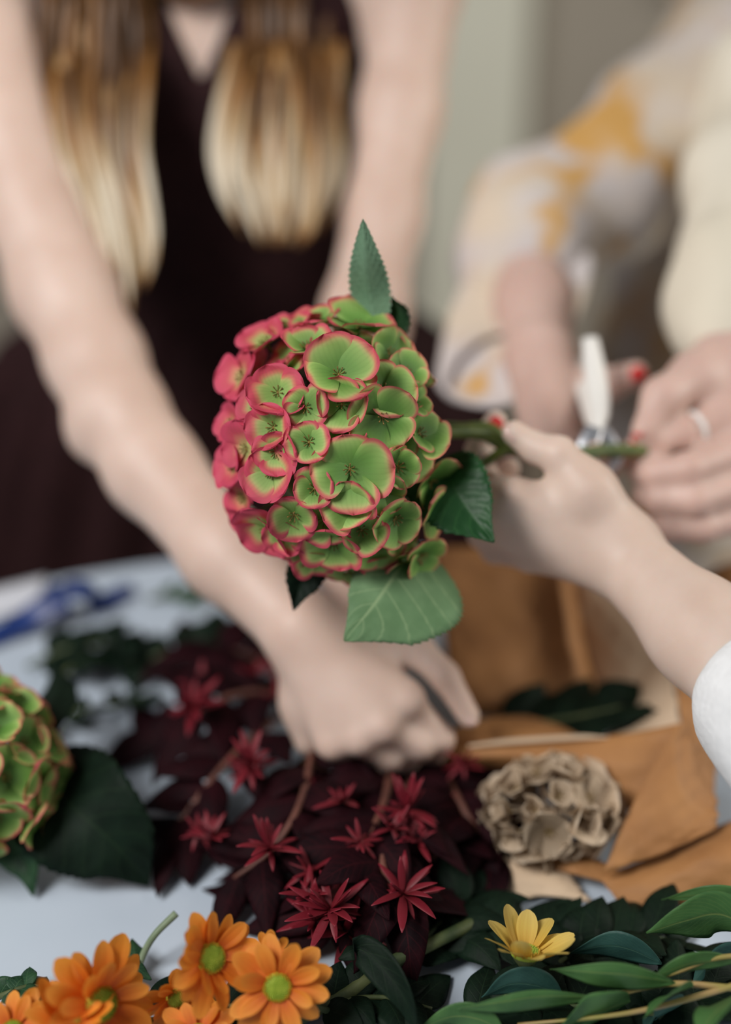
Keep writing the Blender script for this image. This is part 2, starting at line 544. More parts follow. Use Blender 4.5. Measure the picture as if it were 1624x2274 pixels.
def surface(Fd, lo, vox):
    S = Fd < 0
    nx, ny, nz = Fd.shape
    c = np.zeros((nx - 1, ny - 1, nz - 1), np.uint8)
    offs = [(dx, dy, dz) for dx in (0, 1) for dy in (0, 1) for dz in (0, 1)]
    for dx, dy, dz in offs:
        c += S[dx:nx - 1 + dx, dy:ny - 1 + dy, dz:nz - 1 + dz]
    act = np.argwhere((c > 0) & (c < 8))
    vals = np.stack([Fd[act[:, 0] + o[0], act[:, 1] + o[1], act[:, 2] + o[2]] for o in offs], 1)
    acc = np.zeros((len(act), 3))
    cnt = np.zeros(len(act))
    for a in range(8):
        for b in range(a + 1, 8):
            if sum(abs(offs[a][i] - offs[b][i]) for i in range(3)) != 1:
                continue
            va, vb = vals[:, a], vals[:, b]
            cross = (va < 0) != (vb < 0)
            den = np.where(cross, va - vb, 1)
            t = np.where(cross, va / den, 0)
            p = np.array(offs[a])[None] + t[:, None] * (np.array(offs[b]) - np.array(offs[a]))[None]
            acc += p * cross[:, None]
            cnt += cross
    V = lo + vox * (act + acc / cnt[:, None])
    idx = np.full(c.shape, -1, np.int32)
    idx[act[:, 0], act[:, 1], act[:, 2]] = np.arange(len(act))
    quads = []
    for axis in range(3):
        o1, o2 = [(1, 2), (2, 0), (0, 1)][axis]
        sl0 = [slice(None)] * 3
        sl1 = [slice(None)] * 3
        sl0[axis] = slice(0, -1)
        sl1[axis] = slice(1, None)
        A, B = S[tuple(sl0)], S[tuple(sl1)]
        e = np.argwhere(A != B)
        ok = (e[:, o1] > 0) & (e[:, o2] > 0) & (e[:, o1] < Fd.shape[o1] - 1) & (e[:, o2] < Fd.shape[o2] - 1)
        e = e[ok]
        def cell(d1, d2):
            q = e.copy()
            q[:, o1] += d1
            q[:, o2] += d2
            return idx[q[:, 0], q[:, 1], q[:, 2]]
        q = np.stack([cell(-1, -1), cell(0, -1), cell(0, 0), cell(-1, 0)], 1)
        flip = ~A[e[:, 0], e[:, 1], e[:, 2]]
        q[flip] = q[flip][:, ::-1]
        quads.append(q)
    return V, np.concatenate(quads)

def np_mesh(name, V, Q, mat, parent):
    off = np.array(parent.location)
    me = bpy.data.meshes.new(name)
    V = (V - off).astype(np.float32)
    me.vertices.add(len(V))
    me.vertices.foreach_set('co', V.ravel())
    me.loops.add(len(Q) * 4)
    me.loops.foreach_set('vertex_index', Q.astype(np.int32).ravel())
    me.polygons.add(len(Q))
    me.polygons.foreach_set('loop_start', np.arange(0, len(Q) * 4, 4, dtype=np.int32))
    me.update(calc_edges=True)
    me.validate()
    me.polygons.foreach_set('use_smooth', [True] * len(me.polygons))
    me.materials.append(mat)
    o = bpy.data.objects.new(name, me)
    COL.objects.link(o)
    o.parent = parent
    return o

def body_mesh(name, body, vox, mat, parent, grow=0.0, cut=None, wobble=None):
    Fd, lo, ax = body.field(vox, grow)
    if wobble is not None or cut is not None:
        X, Y, Z = ax[0][:, None, None], ax[1][None, :, None], ax[2][None, None, :]
        if wobble is not None:
            Fd = Fd + wobble(X, Y, Z).astype(np.float32)
        if cut is not None:
            Fd = np.maximum(Fd, cut(X, Y, Z)).astype(np.float32)
    V, Q = surface(Fd, lo, vox)
    return np_mesh(name, V, Q, mat, parent)

def nail(parent, tip, back, normal, length, width, mat, label=None):
    """slightly domed nail plate; tip = world point at its free end, back = direction to the knuckle"""
    b = Vector(back).normalized()
    n = Vector(normal)
    n = (n - b * n.dot(b)).normalized()
    s = b.cross(n)
    V, F, U = [], [], []
    R, C = 7, 6
    for i in range(R + 1):
        t = i / R
        ww = width * 0.5 * (0.75 + 0.25 * math.sin(math.pi * min(1, t * 0.9 + 0.1))) * (0.55 if i == 0 else (0.8 if i == R else 1))
        for j in range(C + 1):
            v = -1 + 2 * j / C
            V.append(Vector(tip) + b * (length * t) + s * (ww * v) + n * (0.0012 - width * 0.22 * v * v - 0.0008 * (1 - t) ** 2))
            U.append((t, v))
    for i in range(R):
        for j in range(C):
            a = i * (C + 1) + j
            F.append((a, a + 1, a + C + 2, a + C + 1))
    o = link_mesh('fingernail', V, F, mat, parent, U, solid=0.0006)
    if label:
        o['label'] = label
    return o

# ------------------------------------------------------------------ the setting
def slab(name, c, hx, hy, hz, mat, rz=0.0, kind='structure'):
    R = Matrix.Rotation(rz, 3, 'Z')
    V, F = box_geo(Vector(c), R @ Vector((1, 0, 0)), R @ Vector((0, 1, 0)), Vector((0, 0, 1)), hx, hy, hz)
    o = link_mesh(name, V, F, mat, None, smooth=False)
    if kind:
        o['kind'] = kind
    return o

slab('floor', (0, 1.0, -0.03), 4.0, 4.0, 0.03, M['floor'])
slab('wall_back', (0, 2.95, 1.5), 4.0, 0.05, 1.5, M['wall'])
slab('trim_1', (0.215, 2.86, 1.5), 0.10, 0.04, 1.5, M['panel'])
slab('trim_2', (1.20, 2.87, 1.36), 0.60, 0.03, 0.42, M['panel'])
slab('baseboard_back', (0, 2.88, 0.06), 4.0, 0.02, 0.06, M['wall'])

# round work table on a pedestal
table = empty('work_table', (0.0, 0.33, 0), 'round work table with a pale bluish white top strewn with cut flowers', 'table')
def turned(name, prof, seg, mat, parent):
    V, F = [], []
    for (r, z) in prof:
        for k in range(seg):
            an = 2 * math.pi * k / seg
            V.append(Vector((0.0 + r * math.cos(an), 0.33 + r * math.sin(an), z)))
    for a in range(len(prof) - 1):
        for k in range(seg):
            k2 = (k + 1) % seg
            F.append((a * seg + k, a * seg + k2, (a + 1) * seg + k2, (a + 1) * seg + k))
    F.append(tuple(reversed(range(seg))))
    F.append(tuple((len(prof) - 1) * seg + k for k in range(seg)))
    return link_mesh(name, V, F, mat, parent, smooth=False)
turned('table_top', [(0.78, TABLE_Z - 0.03), (0.80, TABLE_Z - 0.024), (0.80, TABLE_Z - 0.005), (0.795, TABLE_Z)], 96, M['table'], table)
turned('pedestal', [(0.05, 0.03), (0.04, 0.30), (0.05, TABLE_Z - 0.03)], 32, M['panel'], table)
turned('foot_plate', [(0.30, 0.0), (0.30, 0.02), (0.06, 0.035)], 64, M['panel'], table)

# ------------------------------------------------------------------ hydrangeas
def smooth01(a, b, x):
    t = min(max((x - a) / (b - a), 0), 1)
    return t * t * (3 - 2 * t)

def sepal_mesh(name, mat, seed):
    rnd = random.Random(seed)
    cup, curl, roll = rnd.uniform(-0.02, 0.26), rnd.uniform(0.05, 0.38), rnd.uniform(-0.16, 0.06)
    wd = rnd.uniform(0.64, 0.80)
    skew, ph = rnd.uniform(-0.08, 0.08), rnd.uniform(0, 6)
    R, C = 13, 10
    V, F, U, A = [], [], [], []
    for i in range(R + 1):
        t = i / R
        t = t * 0.55 + 0.45 * math.sin(t * math.pi / 2)
        if t > 0.58:
            hw = wd * math.sqrt(max(0.0004, 1 - ((t - 0.58) / 0.42) ** 2))
        else:
            hw = wd * (0.16 + 0.84 * math.sin(math.pi / 2 * t / 0.58))
        for j in range(C + 1):
            v = -1 + 2 * j / C
            e = (abs(v) ** 5.0 * smooth01(0.12, 0.55, t) + t ** 5.0) ** 0.42
            e = min(e, 1.0)
            x = hw * v + skew * t * t
            z = cup * t * t + curl * (hw * v) ** 2 + roll * e * e * 0.6 + 0.05 * e * math.sin(5 * v + 6 * t + ph)
            V.append(Vector((x, t, z)))
            U.append((t, v))
            A.append(e)
    for i in range(R):
        for j in range(C):
            a = i * (C + 1) + j
            F.append((a, a + 1, a + C + 2, a + C + 1))
    me = bpy.data.meshes.new(name)
    me.from_pydata([tuple(v) for v in V], [], F)
    lay = me.uv_layers.new(name='UVMap')
    for lp in me.loops:
        lay.data[lp.index].uv = U[lp.vertex_index]
    at = me.attributes.new('edge', 'FLOAT', 'POINT')
    at.data.foreach_set('value', np.array(A, dtype=np.float32))
    me.polygons.foreach_set('use_smooth', [True] * len(me.polygons))
    me.materials.append(mat)
    return me

def floret_core_mesh(name, mats):
    geos = [ball_geo((0, 0, 0.0005), 0.0017, 0.0017, 0.0014, 8, 5)]
    n0 = 0
    for k in range(7):
        an = k * 2 * math.pi / 7 + 0.3
        d = Vector((math.cos(an), math.sin(an), 1.3))
        geos.append(tube_geo([(0, 0, 0.001), d * 0.0022, d * 0.0036], [0.00025, 0.00025, 0.0005], 5, 4)[:2])
    V1, F1 = merge(geos)
    V2, F2, _ = tube_geo([(0, 0, 0), (0, 0, -0.014), (0.003, 0, -0.028)], [0.0009, 0.0009, 0.0011], 6, 5)
    off = len(V1)
    me = bpy.data.meshes.new(name)
    me.from_pydata([tuple(v) for v in V1 + V2], [], F1 + [tuple(i + off for i in f) for f in F2])
    for m in mats:
        me.materials.append(m)
    for i, p in enumerate(me.polygons):
        p.use_smooth = True
        p.material_index = 0 if i < len(F1) else 1
    return me

SEPALS = [sepal_mesh('petal', M['hyd_petal'], 40 + i) for i in range(9)]
DRY = [sepal_mesh('petal', M['dry_petal'], 80 + i) for i in range(4)]
CORE = floret_core_mesh('floret', [M['stamen'], M['stem']])
DRYCORE = floret_core_mesh('floret', [M['stamen'], M['dry_petal']])

def add_floret(parent, pos, axis, spin, size, pink, rnd, sepals, core, open_=None, tint=0.5):
    axis = Vector(axis).normalized()
    q = axis.to_track_quat('Z', 'Y').to_matrix().to_4x4()
    o = bpy.data.objects.new('floret', core)
    COL.objects.link(o)
    o.parent = parent
    o.matrix_basis = Matrix.Translation(Vector(pos) - parent.location) @ q @ Matrix.Rotation(spin, 4, 'Z')
    lift = rnd.uniform(0.12, 0.42) if open_ is None else open_
    for k in range(4):
        p = bpy.data.objects.new('petal', sepals[rnd.randrange(len(sepals))])
        COL.objects.link(p)
        p.parent = o
        s = size * rnd.uniform(0.86, 1.12)
        p.matrix_basis = (Matrix.Rotation(k * math.pi / 2 + rnd.uniform(-0.16, 0.16), 4, 'Z')
                          @ Matrix.Translation((0, 0.0006, 0.0006 + 0.0011 * (k % 2)))
                          @ Matrix.Rotation(lift + rnd.uniform(-0.14, 0.18), 4, 'X')
                          @ Matrix.Rotation(rnd.uniform(-0.15, 0.15), 4, 'Y')
                          @ Matrix.Diagonal((s, s, s, 1)))
        p.color = (pink + rnd.uniform(-0.05, 0.05), min(1, max(0, tint + rnd.uniform(-0.3, 0.3))), 0, 1)
    return o

HZ = 0.915
HC = P(745, 990, HZ)
hyd = empty('hydrangea', HC, 'green hydrangea head with pink rimmed petals held up by its stem', 'flower')
RXh, RYh, RZh = 0.0640, 0.0775, 0.064
known = [  # px, py, radius in px, tilt sideways, tilt up, spin, bowl
    (753, 841, 74, 0.0, 0.25, 0.6, 0.30), (759, 896, 58, 0.0, 0.1, 0.2, 0.38), (779, 1040, 76, 0.0, 0.0, 0.4, 0.14),
    (612, 950, 54, 0.15, 0.1, 0.5, 0.38), (610, 1052, 58, 0.1, 0.3, 0.9, 0.36), (619, 875, 60, 0.1, 0.25, 0.3, 0.42),
    (797, 733, 72, 0.0, 0.35, 0.75, 0.30), (851, 868, 62, 0.1, 0.0, 0.1, 0.32), (846, 925, 66, 0.05, -0.35, 0.8, 0.18),
    (933, 962, 56, 0.15, 0.2, 0.3, 0.42), (886, 1037, 46, 0.1, 0.0, 0.2, 0.32), (955, 1072, 62, 0.2, -0.1, 0.7, 0.22),
    (777, 1120, 60, 0.0, 0.35, 0.35, 0.42), (870, 1145, 58, 0.1, -0.3, 0.9, 0.40), (740, 1210, 62, 0.0, -0.2, 0.15, 0.42),
    (720, 1157, 52, -0.2, -0.3, 0.6, 0.20), (838, 1213, 66, 0.0, -0.15, 0.8, 0.24), (600, 1165, 62, -0.2, -0.1, 0.6, 0.24),
    (655, 1135, 50, 0.0, 0.0, 0.2, 0.40), (655, 1212, 42, -0.1, -0.2, 0.7, 0.30), (545, 995, 58, -0.1, -0.1, 0.3, 0.22),
    (540, 1100, 54, -0.2, -0.2, 0.8, 0.22), (538, 840, 56, -0.1, 0.1, 0.5, 0.30), (592, 762, 56, -0.15, 0.2, 0.2, 0.35),
    (646, 735, 52, -0.1, 0.3, 0.7, 0.30), (680, 770, 52, 0.0, 0.3, 0.4, 0.42), (706, 718, 54, 0.0, 0.3, 0.0, 0.40),
    (867, 785, 54, 0.2, 0.0, 0.2, 0.20), (893, 832, 48, 0.3, 0.0, 0.5, 0.20), (618, 1003, 48, 0.1, -0.4, 0.1, 0.30),
    (680, 905, 46, -0.1, -0.2, 0.7, 0.30), (506, 948, 46, -0.2, 0.0, 0.4, 0.25), (518, 1035, 46, -0.2, 0.0, 0.8, 0.25),
    (950, 1135, 60, 0.3, -0.2, 0.5, 0.20), (922, 1222, 58, 0.2, -0.3, 0.3, 0.20), (775, 1268, 44, 0.0, -0.4, 0.5, 0.20),
    (826, 1262, 46, 0.1, -0.4, 0.2, 0.20), (690, 985, 44, 0.0, 0.2, 0.5, 0.40), (912, 895, 46, 0.3, 0.2, 0.6, 0.35), (700, 1085, 46, -0.1, 0.0, 0.3, 0.40),
    (700, 1240, 46, -0.1, -0.2, 0.3, 0.30), (885, 1182, 48, 0.1, 0.0, 0.5, 0.35), (800, 1172, 48, 0.0, 0.1, 0.7, 0.40), (640, 1180, 46, -0.1, 0.0, 0.2, 0.30),
    (893, 1252, 46, 0.1, -0.2, 0.1, 0.25), (560, 1145, 46, -0.2, 0.0, 0.5, 0.30), (850, 1090, 44, 0.1, 0.2, 0.4, 0.40), (575, 905, 44, 0.0, 0.1, 0.1, 0.35),
]
rnd = random.Random(11)
placed = []
for (px, py, rp, ts, tu, spin, bowl) in known:
    px = px + 16 * smooth01(570, 500, px)
    ts += rnd.uniform(-0.3, 0.3)
    tu += rnd.uniform(-0.3, 0.3)
    c = 0.5
    for _ in range(4):
        zd = HZ - c * RZh
        a = (px - 745) * zd / FPX / RXh
        b = (987 - py) * zd / FPX / RYh
        c = math.sqrt(max(0.02, 1 - a * a - b * b))
    pos = P(px, py, HZ - c * RZh)
    ax = N(a / RXh * 0.062 + ts, b / RYh * 0.07 + tu, c * 1.15 + 0.50)
    pink = -0.06 + 0.30 * smooth01(0.75, -0.2, a) + 0.62 * smooth01(-0.15, -1.0, a) + 0.10 * smooth01(-0.5, -1, b)
    pos += ax * rnd.uniform(-0.003, 0.004)
    add_floret(hyd, pos, ax, spin + rnd.uniform(-0.2, 0.2), rp * 0.85 / FPX * 1.18, pink, rnd, SEPALS, CORE, bowl)
    placed.append(Vector((a, b, c)))
nf, k = 0, 0
ga = math.pi * (3 - math.sqrt(5))
for i in range(190):
    y = 1 - 2 * (i + 0.5) / 190
    r = math.sqrt(1 - y * y)
    d = Vector((r * math.cos(ga * i), y, r * math.sin(ga * i)))
    if d.x > 0.86 or d.z < -0.75 or nf >= 27:
        continue
    m = min((d - q).length for q in placed)
    if m < (0.20 if d.z > -0.1 else 0.40):
        continue
    a, b, c = d
    sc = 0.84 if c > 0.1 else 0.95
    pos = HC + RGT * (a * RXh * sc) + UPV * (b * RYh * sc) - FWD * (c * RZh * sc)
    pink = -0.08 + 0.28 * smooth01(0.75, -0.2, a) + 0.6 * smooth01(-0.15, -1.0, a)
    add_floret(hyd, pos, N(a + rnd.uniform(-.3, .3), b + rnd.uniform(-.3, .3), c), rnd.uniform(0, 6), rnd.uniform(0.016, 0.020), pink, rnd, SEPALS, CORE)
    placed.append(d)
    nf += 1

V, F = ball_geo(HC, RXh * 0.66, RYh * 0.66, RXh * 0.62, 24, 16)
V = [v + (v - HC).normalized() * (0.006 * math.sin(v.x * 420) * math.sin(v.z * 390 + v.y * 300)) for v in V]
link_mesh('flower_core', V, F, M['stem'], hyd)

# stem with its fork, and the leaves of the held hydrangea
tube('stem', [P(800, 985, 0.915), P(930, 968, 0.925), P(1010, 960, 0.935), P(1075, 964, 0.945), P(1125, 988, 0.955), P(1200, 1000, 0.967),
              P(1290, 1006, 0.985), P(1350, 1000, 0.998), P(1420, 1000, 1.01), P(1520, 992, 1.03)],
     [0.0030, 0.0036, 0.0042, 0.0046, 0.0052, 0.0050, 0.0048, 0.0048, 0.0046, 0.0044], M['stem'], hyd, 12, 60)
tube('petiole', [P(1128, 990, 0.955), P(1100, 1012, 0.95), P(1060, 1035, 0.94), P(1000, 1050, 0.93), P(985, 1040, 0.925)], [0.0042, 0.0034, 0.003, 0.0026, 0.0022], M['stem'], hyd, 8)
tube('petiole', [P(1128, 985, 0.957), P(1090, 950, 0.955), P(1030, 948, 0.95), P(960, 960, 0.95), P(900, 1100, 0.95), P(905, 1240, 0.93)], [0.004, 0.0034, 0.003, 0.0026, 0.0022, 0.002], M['stem'], hyd, 8, 40)
for k, (px, py) in enumerate(((650, 830), (660, 1120), (860, 830), (880, 1130), (740, 960))):
    tube('flower_branch', [P(880, 985, 0.92), P(780, 985, 0.915), P((px + 745) / 2, (py + 985) / 2, 0.905), P(px, py, 0.89)], [0.003, 0.0028, 0.002, 0.0012], M['stem'], hyd, 7)

o = leaf('leaf', [P(838, 742, 0.905), P(822, 660, 0.90), P(812, 575, 0.885), P(806, 487, 0.875)], N(1, 0.1, 0.15), 0.0152, M['hyd_leaf_grey'], hyd, 'ovate', 18, 0.16, 0.35, 0.0009, 0.0006, 11, cols=12)
o = leaf('leaf', [P(842, 775, 0.925), P(868, 735, 0.92), P(882, 695, 0.915), P(872, 660, 0.905)], N(1, 0.3, 0.3), 0.0115, M['hyd_leaf'], hyd, 'broad', 12, 0.2, 0.5, 0.0012, 0.002, 8, cols=10)
o = leaf('leaf', [P(985, 1020, 0.925), P(1005, 1075, 0.905), P(1045, 1140, 0.895), P(1098, 1204, 0.885)], N(0.85, 0.52, -0.05), 0.0255, M['hyd_leaf'], hyd, 'broad', 17, 0.10, 0.22, 0.0011, 0.0008, 8, cols=14, wl=1.25, wr=0.95)
o = leaf('leaf', [P(925, 1205, 0.93), P(880, 1270, 0.90), P(828, 1345, 0.89), P(764, 1423, 0.885)], N(0.75, -0.45, 0.0), 0.0365, M['hyd_leaf_pale'], hyd, 'broad', 24, 0.06, -0.10, 0.0007, 0.0006, 7, cols=16, wl=0.68, wr=1.42)
o = leaf('leaf', [P(740, 1225, 0.93), P(700, 1262, 0.925), P(668, 1300, 0.915), P(652, 1356, 0.91)], N(0.9, 0.2, -0.25), 0.0165, M['dark_leaf'], hyd, 'broad', 14, 0.12, 0.35, 0.001, 0.001, 8, cols=12)

def free_hydrangea(center, rad, n, label, group, sepals, core, size, pinkf, seed, cat='flower', name='hydrangea', keep=lambda d: True):
    h = empty(name, center, label, cat, group)
    r_ = random.Random(seed)
    for i in range(n):
        y = 1 - 2 * (i + 0.5) / n
        r = math.sqrt(1 - y * y)
        d = Vector((r * math.cos(ga * i), r * math.sin(ga * i), y))
        if d.z < -0.62 or not keep(d):
            continue
        pos = Vector(center) + Vector((d.x * rad[0], d.y * rad[1], d.z * rad[2])) * r_.uniform(0.93, 1.04)
        ax = Vector((d.x + r_.uniform(-.25, .25), d.y + r_.uniform(-.25, .25), d.z + r_.uniform(-.2, .3)))
        add_floret(h, pos, ax, r_.uniform(0, 6), size * r_.uniform(0.85, 1.15), pinkf(d) + r_.uniform(-.08, .08), r_, sepals, core, r_.uniform(0.2, 0.55), 0.6)
    tube('stem', [Vector(center), Vector(center) + Vector((-0.06, 0.03, -0.03)), Vector(center) + Vector((-0.16, 0.06, -0.058))], [0.003, 0.0045, 0.0045], M['stem'] if sepals is SEPALS else M['dry_petal'], h, 8)
    return h

c2 = T(-78, 1712, 0.066)
h2 = free_hydrangea(c2, (0.057, 0.05, 0.056), 62, 'green hydrangea with pale pink rims lying on the white table beside a large dark leaf', None, SEPALS, CORE, 0.019, lambda d: 0.02 + 0.25 * max(0, -d.x), 5)
leaf('leaf', [T(60, 1700, 0.035), T(160, 1790, 0.05), T(260, 1880, 0.035), T(330, 1965, 0.006)], N(1, 0.55, 0.1), 0.042, M['dark_leaf'], h2, 'broad', 18, 0.05, 0.1, 0.0008, 0.001, 8, cols=12)
leaf('leaf', [T(-40, 1800, 0.02), T(10, 1850, 0.03), T(55, 1915, 0.02), T(75, 1990, 0.004)], N(1, 0.25, 0.2), 0.017, M['green_leaf'], h2, 'broad', 14, 0.06, 0.2, 0.0008, 0.001, 8, cols=10)
leaf('leaf', [T(20, 1640, 0.07), T(90, 1590, 0.08), T(125, 1530, 0.07), T(120, 1470, 0.05)], N(1, 0.2, 0.3), 0.02, M['dark_leaf'], h2, 'broad', 14, 0.06, 0.2, 0.0008, 0.001, 8, cols=10)

c3 = T(1225, 1800, 0.036)
h3 = empty('dried_hydrangea', c3, 'dried pale beige flower head lying before the brown wrapping paper', 'flower')
r_ = random.Random(9)
for i in range(40):
    y = 1 - 2 * (i + 0.5) / 40
    r = math.sqrt(1 - y * y)
    d = Vector((r * math.cos(ga * i), r * math.sin(ga * i), y))
    if d.z < -0.55:
        continue
    add_floret(h3, c3 + Vector((d.x * 0.036, d.y * 0.026, d.z * 0.026)), d, r_.uniform(0, 6), 0.0165 * r_.uniform(0.7, 1.25), r_.uniform(-0.1, 0.5), r_, DRY, DRYCORE, r_.uniform(0.1, 1.1), 0.5)
tube('stem', [c3, T(1222, 1860, 0.03), T(1228, 1905, 0.012), T(1240, 1960, 0.004)], [0.003, 0.0028, 0.0026, 0.0025], M['kraft_pale'], h3, 8)

# ------------------------------------------------------------------ chrysanthemums
def ray_mesh(name, mat, seed, wd=0.235):
    rnd = random.Random(seed)
    bend, cup = rnd.uniform(-0.22, 0.25), rnd.uniform(0.2, 1.2)
    R, C = 12, 8
    V, F, U, A = [], [], [], []
    for i in range(R + 1):
        t = i / R
        hw = wd * (0.32 + 0.68 * math.sin(math.pi / 2 * min(1, t / 0.6))) if t < 0.6 else wd * math.sqrt(max(0.001, 1 - ((t - 0.6) / 0.405) ** 2))
        for j in range(C + 1):
            v = -1 + 2 * j / C
            z = bend * t * t + cup * (hw * v) ** 2 + 0.010 * math.cos(v * 9) * math.sin(math.pi * t)
            V.append((hw * v, t, z))
            U.append((t, v))
            A.append(t * 0.9 + 0.15 * abs(v))
    for i in range(R):
        for j in range(C):
            a = i * (C + 1) + j
            F.append((a, a + 1, a + C + 2, a + C + 1))
    me = bpy.data.meshes.new(name)
    me.from_pydata(V, [], F)
    lay = me.uv_layers.new(name='UVMap')
    for lp in me.loops:
        lay.data[lp.index].uv = U[lp.vertex_index]
    at = me.attributes.new('edge', 'FLOAT', 'POINT')
    at.data.foreach_set('value', np.array(A, dtype=np.float32))
    me.polygons.foreach_set('use_smooth', [True] * len(me.polygons))
    me.materials.append(mat)
    return me
RAYS = [ray_mesh('petal', M['mum_orange'], i) for i in range(6)]
RAYSY = [ray_mesh('petal', M['mum_yellow'], i, 0.25) for i in range(4)]

def disc_geo(r):
    geos = [ball_geo((0, 0, 0), r, r, r * 0.45, 16, 8)]
    rim = []
    for i in range(150):
        q = math.sqrt((i + 0.5) / 150)
        an = ga * i
        p = (q * r * 0.98 * math.cos(an), q * r * 0.98 * math.sin(an), r * 0.45 * math.sqrt(max(0, 1 - q * q)) + 0.0002)
        g = ball_geo(p, r * (0.085 if q > 0.82 else 0.07), r * (0.085 if q > 0.82 else 0.07), r * (0.2 if q > 0.82 else 0.10), 5, 3)
        (rim if q > 0.82 else geos).append(g)
    return merge(geos), merge(rim)

def mum(pos, axis, rad, n, label, seed, rays=RAYS, elev=0.12, group=None, name='chrysanthemum', dark=0.0, layers=2, stem=None, open_=None):
    r_ = random.Random(seed)
    f = empty(name, pos, label, 'flower', group)
    axis = Vector(axis).normalized()
    q = axis.to_track_quat('Z', 'Y').to_matrix().to_4x4()
    R3 = q.to_3x3()
    for lay in range(layers):
        m = n if lay == 0 else max(5, n - 5)
        for k in range(m):
            p = bpy.data.objects.new('petal', rays[r_.randrange(len(rays))])
            COL.objects.link(p)
            p.parent = f
            s = rad * (1.0 if lay == 0 else 0.84) * r_.uniform(0.84, 1.06) - rad * 0.2
            el = (elev + 0.30 * lay) + r_.uniform(-0.16, 0.16)
            p.matrix_basis = (q @ Matrix.Rotation(2 * math.pi * (k + 0.5 * lay) / m + r_.uniform(-0.12, 0.12), 4, 'Z')
                              @ Matrix.Translation((0, rad * 0.17, -0.001 + 0.0012 * lay))
                              @ Matrix.Rotation(el, 4, 'X') @ Matrix.Rotation(r_.uniform(-0.3, 0.3), 4, 'Y')
                              @ Matrix.Diagonal((s, s, s, 1)))
            p.color = (r_.uniform(-0.15, 0.15) - dark, r_.uniform(0.3, 0.8), 0, 1)
    (V1, F1), (V2, F2) = disc_geo(rad * 0.27)
    d = link_mesh('disc', [R3 @ v + Vector(pos) for v in V1], F1, M['disc'], f)
    link_mesh('pollen_ring', [R3 @ v + Vector(pos) for v in V2], F2, M['pollen'], f)
    V, F, U = tube_geo([Vector(pos) - axis * 0.001, Vector(pos) - axis * 0.004, Vector(pos) - axis * 0.009], [rad * 0.24, rad * 0.2, rad * 0.06], 10, 7)
    link_mesh('calyx', V, F, M['stem_dark'], f, U)
    if stem:
        tube('stem', [Vector(pos) - axis * 0.007] + stem, [0.0016, 0.002, 0.0022], M['stem_dark'], f, 7)
    return f

mum(T(616, 2192, 0.050), N(0.10, 0.12, 1), 0.0315, 13, 'open orange daisy-like flower facing out with round green centre', 3, elev=0.05, stem=[T(690, 2230, 0.02), T(760, 2255, 0.006)])
mum(T(468, 2128, 0.060), N(0.62, 0.22, 0.75), 0.0335, 13, 'orange daisy-like flower turned sideways with one upright petal', 4, elev=0.25, dark=0.1, stem=[T(455, 2190, 0.03), T(520, 2262, 0.006)])
mum(T(222, 2230, 0.045), N(0.66, 0.05, 0.7), 0.040, 14, 'deep red orange daisy-like flower seen from the side beside small green leaves', 5, elev=0.1, dark=0.35, stem=[T(290, 2262, 0.02), T(400, 2268, 0.006)])
mum(T(392, 2215, 0.026), N(0.35, -0.35, 0.8), 0.024, 11, 'small golden orange flower tucked between the larger orange flowers', 6, elev=0.3, stem=[T(430, 2240, 0.01), T(500, 2265, 0.005)])
mum(T(150, 2268, 0.045), N(0.2, 0.75, 0.55), 0.029, 12, 'orange flower with pale peach petals cut off by the frame under the deep red one', 7, elev=0.5, stem=[T(190, 2285, 0.02), T(240, 2300, 0.005)])
mum(T(28, 2292, 0.030), N(0.1, 0.5, 0.8), 0.026, 12, 'orange flower just showing beside the small leafy sprig', 8, elev=0.2, stem=[T(60, 2310, 0.01), T(110, 2330, 0.004)])
mum(T(440, 2300, 0.022), N(0.0, 0.7, 0.6), 0.026, 12, 'red orange flower low below the sideways orange flower', 9, elev=0.2, dark=0.3, stem=[T(470, 2320, 0.01), T(520, 2340, 0.004)])
mum(T(600, 2125, 0.020), N(0.2, 0.5, 0.6), 0.020, 10, 'small orange flower half hidden behind the open orange flower', 19, elev=0.2, stem=[T(640, 2150, 0.01), T(700, 2190, 0.005)])
mum(T(1168, 2118, 0.045), N(0.10, 0.9, 0.08), 0.0340, 13, 'pale yellow daisy-like flower seen from behind among dark leaves', 10, RAYSY, elev=0.55, layers=1, stem=[T(1150, 2190, 0.02), T(1090, 2240, 0.006)])

# ------------------------------------------------------------------ people
def knuckles(b, pts, k):
    for (px, py, z, r) in pts:
        p = P(px, py, z)
        b.cone(p, p + Vector((0, 0, 0.0005)), r, r, k)

def head_prims(b, c, look, up, s=1.0):
    """skull, jaw, nose, brow, ears of a head centred at c"""
    look = Vector(look).normalized()
    up = (Vector(up) - look * Vector(up).dot(look)).normalized()
    sd = look.cross(up)
    g = lambda f, r, u: c + (look * f + sd * r + up * u) * s
    b.cone(g(-0.025, 0, 0.03), g(0.02, 0, 0.025), 0.078 * s, 0.07 * s, 0.02)
    b.cone(g(0.03, 0.0, -0.03), g(0.05, 0, -0.075), 0.055 * s, 0.026 * s, 0.03)
    for e in (-1, 1):
        b.cone(g(0.045, 0.035 * e, -0.02), g(0.03, 0.045 * e, -0.055), 0.024 * s, 0.018 * s, 0.02)
        b.cone(g(-0.01, 0.073 * e, 0.005), g(-0.015, 0.076 * e, -0.025), 0.012 * s, 0.009 * s, 0.006)
        b.cone(g(0.076, 0.014 * e, 0.03), g(0.07, 0.04 * e, 0.03), 0.010 * s, 0.009 * s, 0.012)
    b.cone(g(0.083, 0, 0.018), g(0.104, 0, -0.022), 0.006 * s, 0.010 * s, 0.008)
    b.cone(g(0.079, -0.012, -0.05), g(0.079, 0.012, -0.05), 0.008 * s, 0.008 * s, 0.01)
    return g

